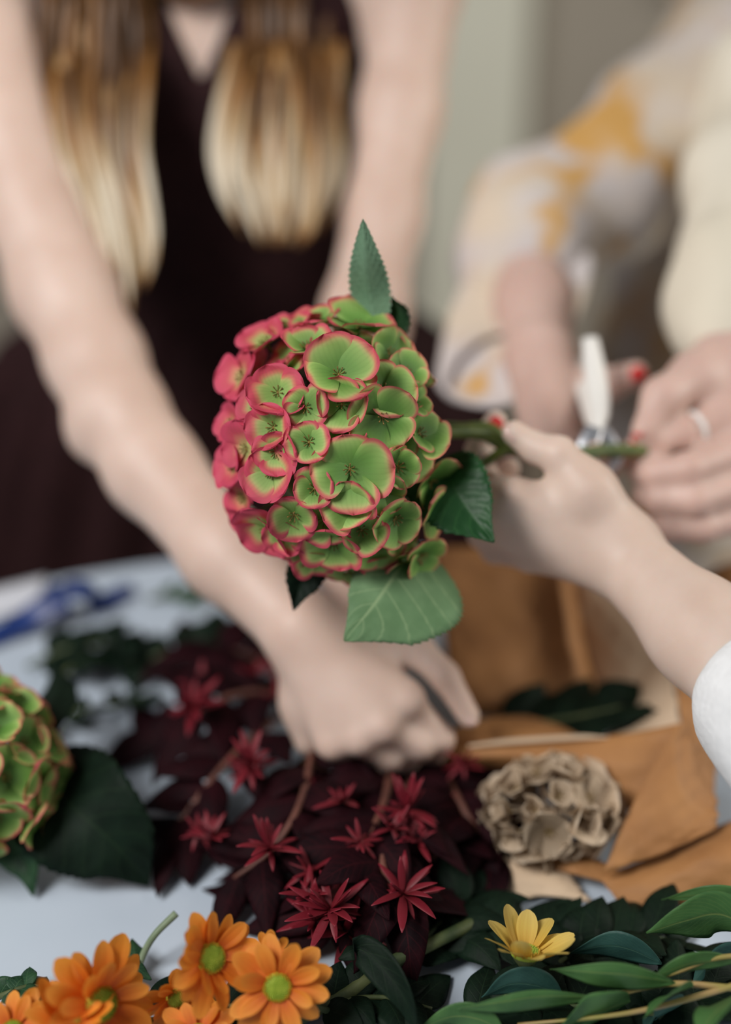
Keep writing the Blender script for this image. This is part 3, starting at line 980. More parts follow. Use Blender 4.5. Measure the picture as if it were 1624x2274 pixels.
def face_parts(g, parent):
    for e in (-1, 1):
        V, F = ball_geo(g(0.074, 0.031 * e, 0.008), 0.0115, 0.0115, 0.0115, 12, 8)
        eye = link_mesh('eye', V, F, M['eye'], parent)
        c = g(0.0855, 0.031 * e, 0.005)
        V, F = ball_geo(c, 0.0048, 0.0048, 0.0048, 12, 8)
        link_mesh('iris', V, F, M['stamen'], parent)
        V, F, U = tube_geo([g(0.083, 0.014 * e, 0.034), g(0.088, 0.03 * e, 0.040), g(0.078, 0.05 * e, 0.034)], [0.0015, 0.003, 0.001], 6, 9)
        link_mesh('eyebrow', V, F, M['stem_red'], parent, U)
    V, F, U = tube_geo([g(0.080, -0.024, -0.05), g(0.090, 0, -0.051), g(0.080, 0.024, -0.05)], [0.002, 0.006, 0.002], 8, 9)
    link_mesh('lips', V, F, M['lip'], parent, U)

# --- woman in the dark brown dress, leaning over the table
w1 = empty('person', P(480, 1000, 1.50) * 1.0, 'person in a dark brown dress with long blonde hair, reaching down to the table', 'person')
w1.location.z = 0.0
b = Body()
RS, LS = P(-55, -10, 1.225), P(925, -50, 1.27)
CH = P(440, 60, 1.30)
torso = Body()
for B_ in (b, torso):
    B_.cone(P(110, -30, 1.29), P(780, -40, 1.31), 0.055, 0.055, 0.03)
    B_.cone(P(250, 80, 1.325), P(650, 80, 1.33), 0.085, 0.085, 0.03)
    B_.cone(P(310, 230, 1.315), P(310, 260, 1.315), 0.072, 0.07, 0.03)
    B_.cone(P(600, 230, 1.32), P(600, 260, 1.32), 0.072, 0.07, 0.03)
    B_.cone(P(400, 150, 1.36), P(470, 560, 1.44), 0.10, 0.085, 0.04)
    B_.cone(P(560, 150, 1.36), P(570, 560, 1.44), 0.10, 0.085, 0.04)
    B_.cone(P(430, 640, 1.47), P(420, 850, 1.55), 0.095, 0.12, 0.04)
    B_.cone(P(600, 640, 1.47), P(610, 850, 1.55), 0.095, 0.12, 0.04)
b.cone(RS, P(110, -30, 1.27), 0.045, 0.055, 0.025)
b.cone(LS, P(780, -40, 1.30), 0.040, 0.055, 0.025)
HEAD1 = Vector((CH.x, CH.y - 0.15, CH.z + 0.33))
b.cone(Vector((CH.x, CH.y + 0.02, CH.z + 0.10)), HEAD1 + Vector((0, 0.01, -0.05)), 0.052, 0.048, 0.03)
g1 = head_prims(b, HEAD1, (0.1, -0.75, -0.65), (0, -0.6, 0.8))
# her right arm
b.chain([(-50, -10, 1.225, 0.047), (18, 300, 1.205, 0.0440), (140, 640, 1.165, 0.0410), (212, 800, 1.13, 0.0365), (262, 915, 1.10, 0.0345)], 0.02)
b.chain([(262, 915, 1.10, 0.0345), (340, 1040, 1.078, 0.0335), (505, 1232, 1.03, 0.0305), (668, 1398, 0.995, 0.0265)], 0.02)
knuckles(b, [(215, 962, 1.105, 0.020)], 0.02)
# palm and knuckles
W = (676, 1405, 0.995)
for (px, py, z, r0, r1) in ((898, 1548, 0.972, 0.021, 0.0135), (845, 1602, 0.966, 0.021, 0.0135), (793, 1630, 0.968, 0.021, 0.0125), (735, 1640, 0.976, 0.022, 0.0125)):
    b.cone(P(*W), P(px, py, z), r0, r1, 0.014)
b.chain([(690, 1460, 1.004, 0.021), (684, 1560, 1.004, 0.018), (690, 1642, 1.002, 0.0125)], 0.014)
knuckles(b, [(912, 1560, 0.968, 0.0095), (856, 1620, 0.961, 0.0095), (803, 1648, 0.963, 0.009), (742, 1660, 0.971, 0.009)], 0.007)
# fingers folding away over the paper edge
b.chain([(904, 1560, 0.974, 0.0110), (980, 1640, 0.984, 0.0096), (960, 1680, 1.004, 0.0088), (905, 1672, 1.014, 0.0078)], 0.004)
b.chain([(850, 1614, 0.968, 0.0112), (936, 1655, 0.976, 0.0098), (900, 1690, 0.998, 0.0088), (850, 1690, 1.008, 0.0078)], 0.004)
b.chain([(797, 1642, 0.970, 0.0108), (872, 1680, 0.978, 0.0094), (840, 1700, 1.0, 0.0084), (800, 1695, 1.01, 0.0074)], 0.004)
b.chain([(735, 1652, 0.978, 0.0102), (792, 1682, 0.988, 0.0086), (772, 1695, 1.004, 0.0076), (745, 1690, 1.01, 0.0068)], 0.004)
b.chain([(745, 1425, 1.0, 0.022), (865, 1428, 0.998, 0.0155), (925, 1442, 0.992, 0.0120)], 0.012)
b.chain([(925, 1442, 0.992, 0.0120), (988, 1502, 0.984, 0.0104), (1042, 1592, 0.980, 0.0082)], 0.004)
# her left arm, going down behind the bloom to the paper
b.chain([(925, -50, 1.27, 0.041), (888, 250, 1.255, 0.0345), (850, 480, 1.235, 0.0315), (812, 700, 1.20, 0.034)], 0.02)
b.chain([(812, 700, 1.20, 0.034), (805, 900, 1.15, 0.034), (795, 1120, 1.10, 0.029), (785, 1270, 1.07, 0.025)], 0.02)
for (px, py, z) in ((865, 1385, 1.07), (850, 1395, 1.06), (830, 1400, 1.055), (810, 1400, 1.055)):
    b.chain([(785, 1270, 1.07, 0.021), (px, py, z, 0.0125)], 0.012)
    b.chain([(px, py, z, 0.011), (px + 30, py + 55, z + 0.01, 0.0092), (px + 10, py + 85, z + 0.025, 0.008)], 0.004)
b.chain([(825, 1300, 1.065, 0.016), (870, 1340, 1.055, 0.0115), (890, 1385, 1.05, 0.009)], 0.008)
body_mesh('body', b, 0.0042, M['skin_a'], w1)
face_parts(g1, w1)
tn = P(1042, 1592, 0.980)
nail(w1, tn + N(0.35, -0.35, 0.55) * 0.0085, P(988, 1502, 0.984) - tn, N(0.5, 0.2, 0.8), 0.011, 0.010, M['nail_clear'])

# dress: bodice with a raised V neck, then the pleated skirt
apex = P(445, 190, 1.24)  # neckline set high so dark cloth stands in for shade on the chest
sh_z = P(440, -40, 1.29).z
def vcut(X, Y, Z):
    v = (Z - apex.z - 2.1 * np.abs(X - apex.x)) / 2.3
    top = Z - (sh_z + 0.075) + 0 * X
    return np.maximum(v + 0 * Y, top + 0 * Y)
body_mesh('dress_bodice', torso, 0.005, M['dress'], w1, grow=0.007, cut=vcut)
def skirt(name, parent, c_top, rings, mat, pleats=22, amp=0.07, seed=1):
    V, F, U = [], [], []
    seg = pleats * 8
    r_ = random.Random(seed)
    phs = [r_.uniform(0.6, 1.4) for _ in range(pleats)]
    for i, (z, cx, cy, rx, ry, am) in enumerate(rings):
        for s in range(seg):
            an = 2 * math.pi * s / seg
            pl = math.sin(an * pleats + 0.5 * math.sin(an * 3)) * phs[int(s / 8) % pleats]
            k = 1 + am * amp * pl
            V.append(Vector((cx + rx * k * math.cos(an), cy + ry * k * math.sin(an), z)))
            U.append((i / len(rings), s / seg))
    for i in range(len(rings) - 1):
        for s in range(seg):
            s2 = (s + 1) % seg
            F.append((i * seg + s, i * seg + s2, (i + 1) * seg + s2, (i + 1) * seg + s))
    return link_mesh(name, V, F, mat, parent, U, solid=0.002)
wc = P(515, 610, 1.46)
skirt('dress_skirt', w1, wc, [(wc.z + 0.03, wc.x, wc.y, 0.125, 0.10, 0.1), (wc.z - 0.02, wc.x - 0.005, wc.y + 0.005, 0.16, 0.115, 0.3), (wc.z - 0.10, wc.x - 0.01, wc.y + 0.02, 0.25, 0.14, 0.6),
      (wc.z - 0.22, wc.x - 0.01, wc.y + 0.05, 0.31, 0.165, 0.9), (0.5, wc.x - 0.05, wc.y + 0.10, 0.33, 0.21, 1.0), (0.25, wc.x - 0.04, wc.y + 0.12, 0.37, 0.27, 1.0), (0.006, wc.x - 0.03, wc.y + 0.12, 0.40, 0.29, 1.0)], M['dress'])

def hair_locks(parent, name, specs, mat, seed, ribbons=True):
    """specs: list of (path of world points, count, spread, radius, bright range)"""
    r_ = random.Random(seed)
    VV, FF, AA = [], [], []
    for path, count, spread, rad, br, tone in specs:
        for i in range(count):
            j = Vector((r_.gauss(0, 1), r_.gauss(0, 0.5), 0))
            sp = []
            cut = r_.uniform(0.86, 1.06)
            for q, p in enumerate(path):
                w = spread[q]
                sp.append(Vector(p) + Vector((j.x * w, j.y * w, 0)) + Vector((r_.uniform(-1, 1), r_.uniform(-.5, .5), r_.uniform(-.4, .4))) * w * 0.22)
            pts = [cr(sp, min(1, k / 8 * cut)) for k in range(9)]
            V, F, U = tube_geo(pts, [rad * 0.8, rad, rad * 1.1, rad, rad * 0.25], 6, 26, 0.5)
            o = len(VV)
            VV += V
            FF += [tuple(x + o for x in f) for f in F]
            t0 = r_.uniform(*br)
            AA += [min(1, max(0, t0 + tone(u[0]))) for u in U]
    return link_mesh(name, VV, FF, mat, parent, attr=AA)

hp = lambda px, py, z: P(px, py, z)
tone = lambda t: -0.22 + 0.95 * smooth01(0.42, 0.80, t) - 0.75 * smooth01(0.86, 1.0, t)  # brown roots, plus painted highlight low on the locks and shaded tips
top1 = HEAD1 + Vector((0, 0, 0.11))
specs = []
for (side, pth, spd, n_) in (
    (-1, [(215, -60, 1.215), (205, 130, 1.205), (205, 320, 1.195), (248, 450, 1.19), (278, 560, 1.185), (275, 640, 1.175)], [0.017, 0.018, 0.017, 0.013, 0.010, 0.008], 110),
    (-1, [(150, -60, 1.205), (130, 130, 1.195), (150, 320, 1.18), (195, 480, 1.17), (225, 600, 1.16), (240, 700, 1.155)], [0.008, 0.008, 0.009, 0.008, 0.007, 0.006], 30),
    (1, [(610, -60, 1.235), (622, 90, 1.225), (622, 240, 1.215), (620, 370, 1.205), (625, 470, 1.20), (625, 540, 1.20)], [0.012, 0.014, 0.017, 0.018, 0.015, 0.010], 100),
    (1, [(700, -60, 1.25), (715, 90, 1.24), (712, 240, 1.23), (705, 380, 1.22), (700, 440, 1.215), (695, 490, 1.215)], [0.008, 0.008, 0.007, 0.007, 0.006, 0.005], 26)):
    root = HEAD1 + Vector((0.035 * side, -0.02, 0.085))
    mid = HEAD1 + Vector((0.092 * side, -0.02, -0.03))
    specs.append(([root, mid] + [P(*q) for q in pth], n_, [0.02, 0.022] + spd, 0.0036, (-0.2, 0.6), tone))
hair1 = hair_locks(w1, 'hair', specs, M['hair'], 21)
cap = Body()
upc = Vector((0, -0.35, 0.95)).normalized()
cap.cone(HEAD1 + Vector((0, 0.035, 0.035)), HEAD1 + Vector((0, 0.015, 0.045)), 0.088, 0.085, 0.02)
cap.cone(HEAD1 + Vector((-0.04, 0.04, -0.02)), HEAD1 + Vector((0.04, 0.04, -0.02)), 0.07, 0.07, 0.02)
cap.cone(HEAD1 + Vector((0, 0.07, 0.0)), HEAD1 + Vector((0, 0.10, -0.25)), 0.075, 0.05, 0.03)
for e in (-1, 1):
    cap.cone(g1(0.045, 0.028 * e, 0.080), g1(-0.02, 0.05 * e, 0.065), 0.034, 0.055, 0.015)
    cap.cone(g1(0.045, 0.045 * e, 0.070), g1(0.03, 0.075 * e, 0.0), 0.026, 0.022, 0.015)
hc = body_mesh('hair_crown', cap, 0.006, M['hair'], w1)
at = hc.data.attributes.new('edge', 'FLOAT', 'POINT')
at.data.foreach_set('value', np.full(len(hc.data.vertices), 0.3, np.float32))

# --- person in the cream and orange shirt, holding the stem end and the pruning shears
p2 = empty('person', (0.55, 1.62, 0.0), 'person in a loose cream shirt with orange blotches, with red nails, cutting the flower stem', 'person')
b = Body()
sh = Body()
R2, L2 = P(1625, 95, 1.40), P(2300, -90, 1.36)
MID2 = (R2 + L2) * 0.5
HEAD2 = MID2 + Vector((0.02, -0.10, 0.24))
b.cone(MID2 + Vector((0, 0.02, 0.02)), HEAD2 + Vector((0, 0.02, -0.05)), 0.055, 0.05, 0.03)
b.cone(R2, L2, 0.05, 0.05, 0.03)
g2 = head_prims(b, HEAD2, (-0.25, -0.75, -0.65), (0, -0.6, 0.8))
for B_, k in ((sh, 0.03),):
    B_.cone(R2 + Vector((0.02, 0.01, -0.01)), L2 + Vector((-0.02, 0.01, 0)), 0.062, 0.062, k)
    for e, x in ((-1, 0.10), (1, -0.10)):
        B_.cone(MID2 + Vector((x, 0.03, -0.09)), MID2 + Vector((x * 0.9, 0.10, -0.35)), 0.115, 0.12, 0.05)
        B_.cone(MID2 + Vector((x * 0.9, 0.10, -0.35)), MID2 + Vector((x * 1.2 - 0.03, 0.08, -0.80)), 0.125, 0.15, 0.05)
    # right sleeve: upper arm, elbow, forearm
    w = P(1625, 95, 1.40)
    B_.chain([(1640, 110, 1.39, 0.064), (1480, 270, 1.36, 0.062), (1330, 430, 1.33, 0.060), (1190, 500, 1.295, 0.056)], 0.03)
    B_.chain([(1190, 500, 1.295, 0.056), (1168, 570, 1.26, 0.054), (1165, 600, 1.245, 0.046)], 0.03)
def wob(X, Y, Z):
    return 0.004 * np.sin(38 * X + 22 * Z + 4 * np.sin(17 * Y)) * np.cos(26 * Y - 19 * Z) + 0.003 * np.sin(60 * Z + 30 * X)
hem = MID2.z - 0.78
body_mesh('shirt', sh, 0.006, M['shirt'], p2, wobble=wob, cut=lambda X, Y, Z: np.maximum(hem - Z, Z - (MID2.z + 0.085)) + 0 * X + 0 * Y)
# left sleeve, strong daylight painted in as paler plain cloth, ending at the wrist
ls = Body()
ls.chain([(2300, -90, 1.36, 0.062), (2000, 60, 1.33, 0.066), (1740, 220, 1.27, 0.066)], 0.03)
ls.chain([(1740, 220, 1.27, 0.066), (1690, 440, 1.19, 0.060), (1650, 640, 1.12, 0.054), (1640, 715, 1.09, 0.050)], 0.03)
body_mesh('sleeve', ls, 0.005, M['cream'], p2, wobble=wob)
# open, turned-back cuff of the right sleeve
def loft(name, rings, mat, parent, seg=40, thick=0.003, wav=0.03):
    V, F, U = [], [], []
    n = len(rings)
    for i in range((n - 1) * 5 + 1):
        t = i / ((n - 1) * 5)
        c = cr([r[0] for r in rings], t)
        a = cr([r[1] for r in rings], t)
        bb = cr([r[2] for r in rings], t)
        for s in range(seg):
            an = 2 * math.pi * s / seg
            k = 1 + wav * math.sin(5 * an + 3 * t) + wav * 0.6 * math.sin(9 * an - 5 * t)
            V.append(c + a * (math.cos(an) * k) + bb * (math.sin(an) * k))
            U.append((t, s / seg))
    rows = (n - 1) * 5 + 1
    for i in range(rows - 1):
        for s in range(seg):
            s2 = (s + 1) % seg
            F.append((i * seg + s, i * seg + s2, (i + 1) * seg + s2, (i + 1) * seg + s))
    return link_mesh(name, V, F, mat, parent, U, solid=thick)
ca = lambda s: N(1, 0.10, 0.35) * s
cb = lambda s: N(0.25, 0.75, -0.6) * s
loft('cuff', [(P(1165, 620, 1.22), ca(0.056), cb(0.056)), (P(1140, 700, 1.19), ca(0.058), cb(0.056)), (P(1110, 790, 1.16), ca(0.050), cb(0.052)),
              (P(1122, 812, 1.135), ca(0.047), cb(0.044))], M['shirt'], p2)
# legs below the shirt
for e in (-1, 1):
    hx = MID2 + Vector((0.09 * e, 0.17, 0))
    tube('trouser_leg', [Vector((hx.x, hx.y, hem + 0.06)), Vector((hx.x, hx.y + 0.02, 0.45)), Vector((hx.x, hx.y + 0.04, 0.006))], [0.105, 0.085, 0.075], M['trousers'], p2, 20)
# right forearm and the hand on the shears
b.chain([(1170, 540, 1.28, 0.036), (1188, 680, 1.19, 0.031), (1200, 790, 1.125, 0.0265)], 0.02)
for (px, py, z) in ((1256, 945, 1.075), (1240, 965, 1.06), (1216, 972, 1.052), (1190, 965, 1.05)):
    b.chain([(1200, 795, 1.12, 0.022), (px, py, z, 0.0125)], 0.012)
for i, (px, py, z) in enumerate(((1256, 945, 1.075), (1240, 965, 1.06), (1216, 972, 1.052), (1190, 965, 1.05))):
    b.chain([(px, py, z, 0.0115), (px + 62, py + 70, z + 0.005 - 0.012 * i, 0.0095), (px + 108, py + 85 - 8 * i, z - 0.012 - 0.008 * i, 0.0085), (px + 128, py + 60 - 8 * i, z - 0.025 - 0.008 * i, 0.0075)], 0.004)
b.chain([(1225, 840, 1.11, 0.019), (1285, 868, 1.10, 0.0145), (1345, 855, 1.088, 0.0120), (1412, 832, 1.075, 0.0105)], 0.008)
# left forearm and the hand at the end of the stem
b.chain([(1720, 300, 1.24, 0.037), (1670, 560, 1.15, 0.032), (1640, 735, 1.085, 0.027)], 0.02)
MC = ((1612, 925, 1.032), (1640, 1000, 1.024), (1650, 1075, 1.022), (1645, 1145, 1.025))
for i, (px, py, z) in enumerate(MC):
    b.chain([(1640, 760, 1.075, 0.024), (px, py, z, 0.0145)], 0.014)
b.chain([(1600, 800, 1.06, 0.022), (1545, 838, 1.04, 0.0180), (1472, 882, 1.022, 0.0135), (1432, 958, 1.012, 0.0100)], 0.010)
b.chain([(1612, 925, 1.032, 0.0140), (1520, 962, 1.022, 0.0118), (1455, 985, 1.018, 0.0100), (1408, 1000, 1.018, 0.0085)], 0.0045)
b.chain([(1640, 1000, 1.024, 0.0140), (1530, 1042, 1.0, 0.0122), (1455, 1052, 1.008, 0.0108), (1420, 1046, 1.03, 0.0088)], 0.0045)
b.chain([(1650, 1075, 1.022, 0.0135), (1545, 1110, 1.0, 0.0120), (1465, 1112, 1.008, 0.0105), (1430, 1100, 1.03, 0.0088)], 0.0045)
b.chain([(1645, 1145, 1.025, 0.0125), (1560, 1172, 1.008, 0.0105), (1480, 1172, 1.012, 0.0094), (1450, 1160, 1.03, 0.0078)], 0.0045)
body_mesh('body', b, 0.0038, M['skin_b'], p2)
face_parts(g2, p2)
RED = 'red painted fingernail'
t0 = P(1412, 832, 1.075)
nail(p2, t0 + N(0.6, 0.05, 0.75) * 0.0105, N(-0.9, -0.25, 0.3), N(0.25, -0.15, 1), 0.0135, 0.0125, M['nail_red'], RED)
t0 = P(1408, 1000, 1.018)
nail(p2, t0 + N(-0.35, 0.75, 0.6) * 0.0098, P(1455, 985, 1.018) - t0, N(0, 0.9, 0.5), 0.012, 0.0105, M['nail_red'], RED)
t0 = P(1432, 958, 1.012)
nail(p2, t0 + N(-0.75, -0.35, 0.55) * 0.0108, P(1472, 882, 1.022) - t0, N(-0.8, 0.0, 0.5), 0.012, 0.011, M['nail_red'], RED)
# ring on that hand
def ring(name, c, axis, r, tr, mat, parent=None):
    axis = Vector(axis).normalized()
    q = axis.to_track_quat('Z', 'Y').to_matrix()
    V, F = [], []
    for i in range(24):
        a = 2 * math.pi * i / 24
        for j in range(8):
            bb = 2 * math.pi * j / 8
            V.append(Vector(c) + q @ Vector(((r + tr * math.cos(bb)) * math.cos(a), (r + tr * math.cos(bb)) * math.sin(a), 1.6 * tr * math.sin(bb))))
    for i in range(24):
        for j in range(8):
            F.append((i * 8 + j, ((i + 1) % 24) * 8 + j, ((i + 1) % 24) * 8 + (j + 1) % 8, i * 8 + (j + 1) % 8))
    return link_mesh(name, V, F, mat, parent)
tag(ring('finger_ring', P(1545, 952, 1.024), P(1520, 962, 1.022) - P(1612, 925, 1.032), 0.0126, 0.0013, M['pearl']), 'slim pale silver ring on the hand gripping the stem end', 'ring')
specs = []
for side in (-1, 1):
    specs.append(([HEAD2 + Vector((0.03 * side, -0.02, 0.085)), HEAD2 + Vector((0.088 * side, 0.0, -0.02)), HEAD2 + Vector((0.085 * side, 0.02, -0.14)), HEAD2 + Vector((0.10 * side, 0.03, -0.20))], 40, [0.02, 0.02, 0.015, 0.01], 0.0038, (0.1, 0.4), tone))
hair_locks(p2, 'hair', specs, M['hair'], 31)
cap = Body()
cap.cone(HEAD2 + Vector((0, 0.035, 0.035)), HEAD2 + Vector((0, 0.015, 0.045)), 0.088, 0.085, 0.02)
cap.cone(HEAD2 + Vector((0, 0.07, 0.0)), HEAD2 + Vector((0, 0.10, -0.22)), 0.075, 0.05, 0.03)
for e in (-1, 1):
    cap.cone(g2(0.045, 0.028 * e, 0.080), g2(-0.02, 0.05 * e, 0.065), 0.034, 0.055, 0.015)
    cap.cone(g2(0.045, 0.045 * e, 0.070), g2(0.03, 0.075 * e, 0.0), 0.026, 0.022, 0.015)
hc = body_mesh('hair_crown', cap, 0.006, M['hair'], p2)
at = hc.data.attributes.new('edge', 'FLOAT', 'POINT')
at.data.foreach_set('value', np.full(len(hc.data.vertices), 0.35, np.float32))

# --- arm of the person beside the camera, gripping the hydrangea stem
EL = P(1960, 1790, 0.76)
p3 = empty('person', (EL.x + 0.12, EL.y - 0.2, 0.0), 'arm of a person in a white knit sleeve, hand closed around the hydrangea stem', 'person')
b = Body()
b.chain([(1960, 1790, 0.76, 0.038), (1800, 1640, 0.80, 0.038), (1560, 1405, 0.88, 0.0305), (1392, 1245, 0.933, 0.0255)], 0.02)
b.cone(EL, Vector((0.50, 0.22, 1.20)), 0.038, 0.048, 0.02)
MCP = ((1146, 1102, 0.936, 0.0125), (1126, 1140, 0.944, 0.0128), (1138, 1186, 0.955, 0.0122), (1178, 1234, 0.965, 0.0115))
for (px, py, z, r) in MCP:
    b.chain([(1385, 1238, 0.935, 0.021), (px, py, z, r)], 0.012)
knuckles(b, [(1140, 1100, 0.932, 0.0100)], 0.006)
# index wraps up behind the stem, its tip shows above it
b.chain([(1146, 1102, 0.938, 0.0112), (1080, 1075, 0.965, 0.0098), (1064, 1000, 0.978, 0.0090), (1100, 938, 0.976, 0.0082)], 0.0045)
b.chain([(1126, 1132, 0.946, 0.0118), (1068, 1132, 0.980, 0.0102), (1090, 1080, 1.0, 0.0092), (1130, 1040, 0.998, 0.0082)], 0.0045)
b.chain([(1138, 1186, 0.957, 0.0112), (1072, 1186, 0.985, 0.0098), (1100, 1140, 1.008, 0.0088), (1140, 1100, 1.004, 0.0078)], 0.0045)
b.chain([(1178, 1234, 0.967, 0.0104), (1098, 1222, 0.985, 0.0088), (1110, 1190, 1.005, 0.0078), (1150, 1150, 1.004, 0.0070)], 0.0045)
# thumb
b.chain([(1378, 1190, 0.935, 0.020), (1305, 1090, 0.930, 0.0175), (1240, 1010, 0.932, 0.0120)], 0.012)
b.chain([(1240, 1010, 0.932, 0.0120), (1188, 995, 0.938, 0.0098), (1143, 962, 0.940, 0.0084)], 0.005)
b.chain([(1290, 1110, 0.935, 0.017), (1200, 1120, 0.937, 0.013)], 0.010)
# tendons
for (px, py, z, r) in MCP:
    q = P(px, py, z) + N(0, 0, 1) * (r * 0.72)
    b.cone(q, P(1350, 1215, 0.925), 0.0036, 0.0045, 0.006)
body_mesh('body', b, 0.0026, M['skin_c'], p3)
t0 = P(1143, 962, 0.94)
nail(p3, t0 + N(-0.6, 0.55, 0.6) * 0.0088, P(1190, 1005, 0.938) - t0, N(-0.15, 0.7, 0.75), 0.0125, 0.0115, M['nail_clear'], 'glossy clear thumbnail')
t0 = P(1100, 938, 0.976)
nail(p3, t0 + N(0.25, 0.30, 0.95) * 0.0092, P(1066, 998, 0.975) - t0, N(0.25, 0.1, 1), 0.0115, 0.0100, M['nail_red'], RED)
SL = [P(1662, 1506, 0.848), P(1700, 1545, 0.835), P(1800, 1640, 0.80), EL]
fd = (P(1560, 1405, 0.88) - P(1800, 1640, 0.80)).normalized()
s1 = fd.cross(Vector((0, 0, 1))).normalized()
s2 = s1.cross(fd)
loft('sleeve', [(SL[0] + fd * 0.002, s1 * 0.0345, s2 * 0.0345), (SL[0] - fd * 0.004, s1 * 0.0410, s2 * 0.0410), (SL[1], s1 * 0.0455, s2 * 0.0455), (SL[2], s1 * 0.050, s2 * 0.050),
                (EL, s1 * 0.053, s2 * 0.053), (Vector((0.42, 0.36, 1.02)), Vector((0.03, -0.03, 0.03)), Vector((0.04, 0.03, 0))), (Vector((0.50, 0.22, 1.20)), Vector((0.04, -0.03, 0.03)), Vector((0.045, 0.035, 0)))], M['white_knit'], p3, 48, 0.003, 0.012)

# ------------------------------------------------------------------ pruning shears
piv = P(1322, 965, 1.008)
shears = empty('pruning_shears', piv, 'pruning shears with white handles and steel blades closed on the stem', 'shears')
def grip(pts, name, mat, r=(0.0045, 0.0078, 0.0082, 0.0060)):
    V, F, U = tube_geo([P(*p) for p in pts], list(r), 12, 22, 0.62, True, RGT)
    return link_mesh(name, V, F, mat, shears, U)
grip([(1326, 958, 1.008), (1332, 905, 1.022), (1322, 830, 1.035), (1311, 752, 1.045)], 'handle', M['white_plastic'])
grip([(1320, 958, 1.012), (1314, 905, 1.05), (1300, 850, 1.09), (1292, 800, 1.12)], 'handle', M['white_plastic'])
V, F, U = tube_geo([piv - N(0, 0, 1) * 0.005, piv + N(0, 0, 1) * 0.006], [0.0045, 0.0045], 16, 3)
link_mesh('pivot_bolt', V, F, M['steel'], shears, U, smooth=False)
V, F, U = tube_geo([P(1322, 950, 1.004), P(1306, 990, 1.0), P(1306, 1030, 0.998), P(1330, 1068, 0.998)], [0.0070, 0.0085, 0.0075, 0.0012], 8, 20, 0.22, True, RGT)
link_mesh('blade', V, F, M['steel'], shears, U)
V, F, U = tube_geo([P(1330, 950, 1.010), P(1356, 985, 1.008), P(1366, 1020, 1.006), P(1352, 1052, 1.006)], [0.0060, 0.0065, 0.0055, 0.0015], 8, 20, 0.3, True, RGT)
link_mesh('hook', V, F, M['steel'], shears, U)
V, F, U = tube_geo([P(1322 + 5 * math.cos(k * 1.2) - 4 + k * 0.2, 938 - k * 1.8, 1.025 + 0.0022 * math.sin(k * 1.2)) for k in range(26)], [0.0006], 5, 100)
link_mesh('spring', V, F, M['steel'], shears, U)

# ------------------------------------------------------------------ kraft paper wrap of the bouquet
wrap = empty('wrapping_paper', T(1260, 1640, 0.0), 'creased brown kraft paper wrapped in a loose open cone on the table', 'paper')
g_ = lambda rows: [[P(*p) for p in r] for r in rows]
# tall back sheet
patch('sheet', g_([[(960, 1215, 1.125), (1080, 1215, 1.13), (1190, 1220, 1.135), (1245, 1240, 1.125), (1268, 1250, 1.175)],
                   [(985, 1400, 1.10), (1100, 1400, 1.10), (1210, 1400, 1.105), (1268, 1400, 1.095), (1292, 1395, 1.15)],
                   [(1010, 1585, 1.075), (1110, 1590, 1.07), (1220, 1580, 1.075), (1300, 1545, 1.075), (1326, 1530, 1.115)]]), M['kraft'], wrap, 8, 0.0012, seed=1)
# pale inner sheet to its right
patch('sheet', g_([[(1262, 1230, 1.165), (1350, 1220, 1.16), (1440, 1240, 1.155), (1530, 1290, 1.14)],
                   [(1288, 1400, 1.14), (1370, 1400, 1.125), (1450, 1400, 1.115), (1515, 1400, 1.11)],
                   [(1316, 1545, 1.115), (1380, 1560, 1.09), (1450, 1540, 1.08), (1500, 1480, 1.075)]]), M['kraft_pale'], wrap, 8, 0.002, seed=2).__setitem__('label', 'pale beige inner side of the paper')
# pale flap folding down to the front rim
patch('sheet', g_([[(1395, 1545, 1.085), (1440, 1490, 1.075), (1484, 1440, 1.06)],
                   [(1368, 1598, 1.055), (1425, 1570, 1.04), (1497, 1520, 1.02)],
                   [(1338, 1650, 1.02), (1410, 1635, 1.005), (1510, 1608, 0.985)]]), M['kraft_pale'], wrap, 8, 0.0015, seed=3).__setitem__('label', 'pale beige flap with a sharp fold')
# front wall from the gripped rim downwards
patch('sheet', g_([[(660, 1690, 1.005), (820, 1692, 1.0), (960, 1672, 0.995), (1110, 1650, 0.992), (1280, 1640, 0.988), (1400, 1628, 0.982), (1512, 1606, 0.972)],
                   [(720, 1705, 1.012), (850, 1705, 1.005), (980, 1690, 1.0), (1120, 1680, 0.985), (1270, 1690, 0.975), (1400, 1700, 0.965), (1490, 1700, 0.96)],
                   [(790, 1716, 1.02), (900, 1716, 1.015), (1000, 1705, 1.01), (1130, 1712, 1.0), (1260, 1745, 0.985), (1380, 1790, 0.965), (1440, 1810, 0.955)]]), M['kraft'], wrap, 6, 0.0008, seed=4)
# inner wall just behind the rim
patch('sheet', g_([[(960, 1640, 1.03), (1060, 1600, 1.035), (1150, 1590, 1.05), (1220, 1600, 1.05)],
                   [(1000, 1665, 1.02), (1100, 1630, 1.015), (1200, 1622, 1.015), (1290, 1635, 1.01)],
                   [(1040, 1680, 1.01), (1140, 1655, 0.998), (1230, 1645, 0.994), (1330, 1640, 0.99)]]), M['kraft'], wrap, 6, 0.001, seed=5)
# thin pale upper edge of the front wall
patch('sheet', g_([[(1040, 1655, 0.989), (1130, 1641, 0.987), (1280, 1632, 0.984), (1350, 1636, 0.983)],
                   [(1040, 1659, 0.988), (1130, 1652, 0.985), (1270, 1643, 0.982), (1350, 1639, 0.982)]]), M['kraft_pale'], wrap, 6, 0.0003, seed=6)
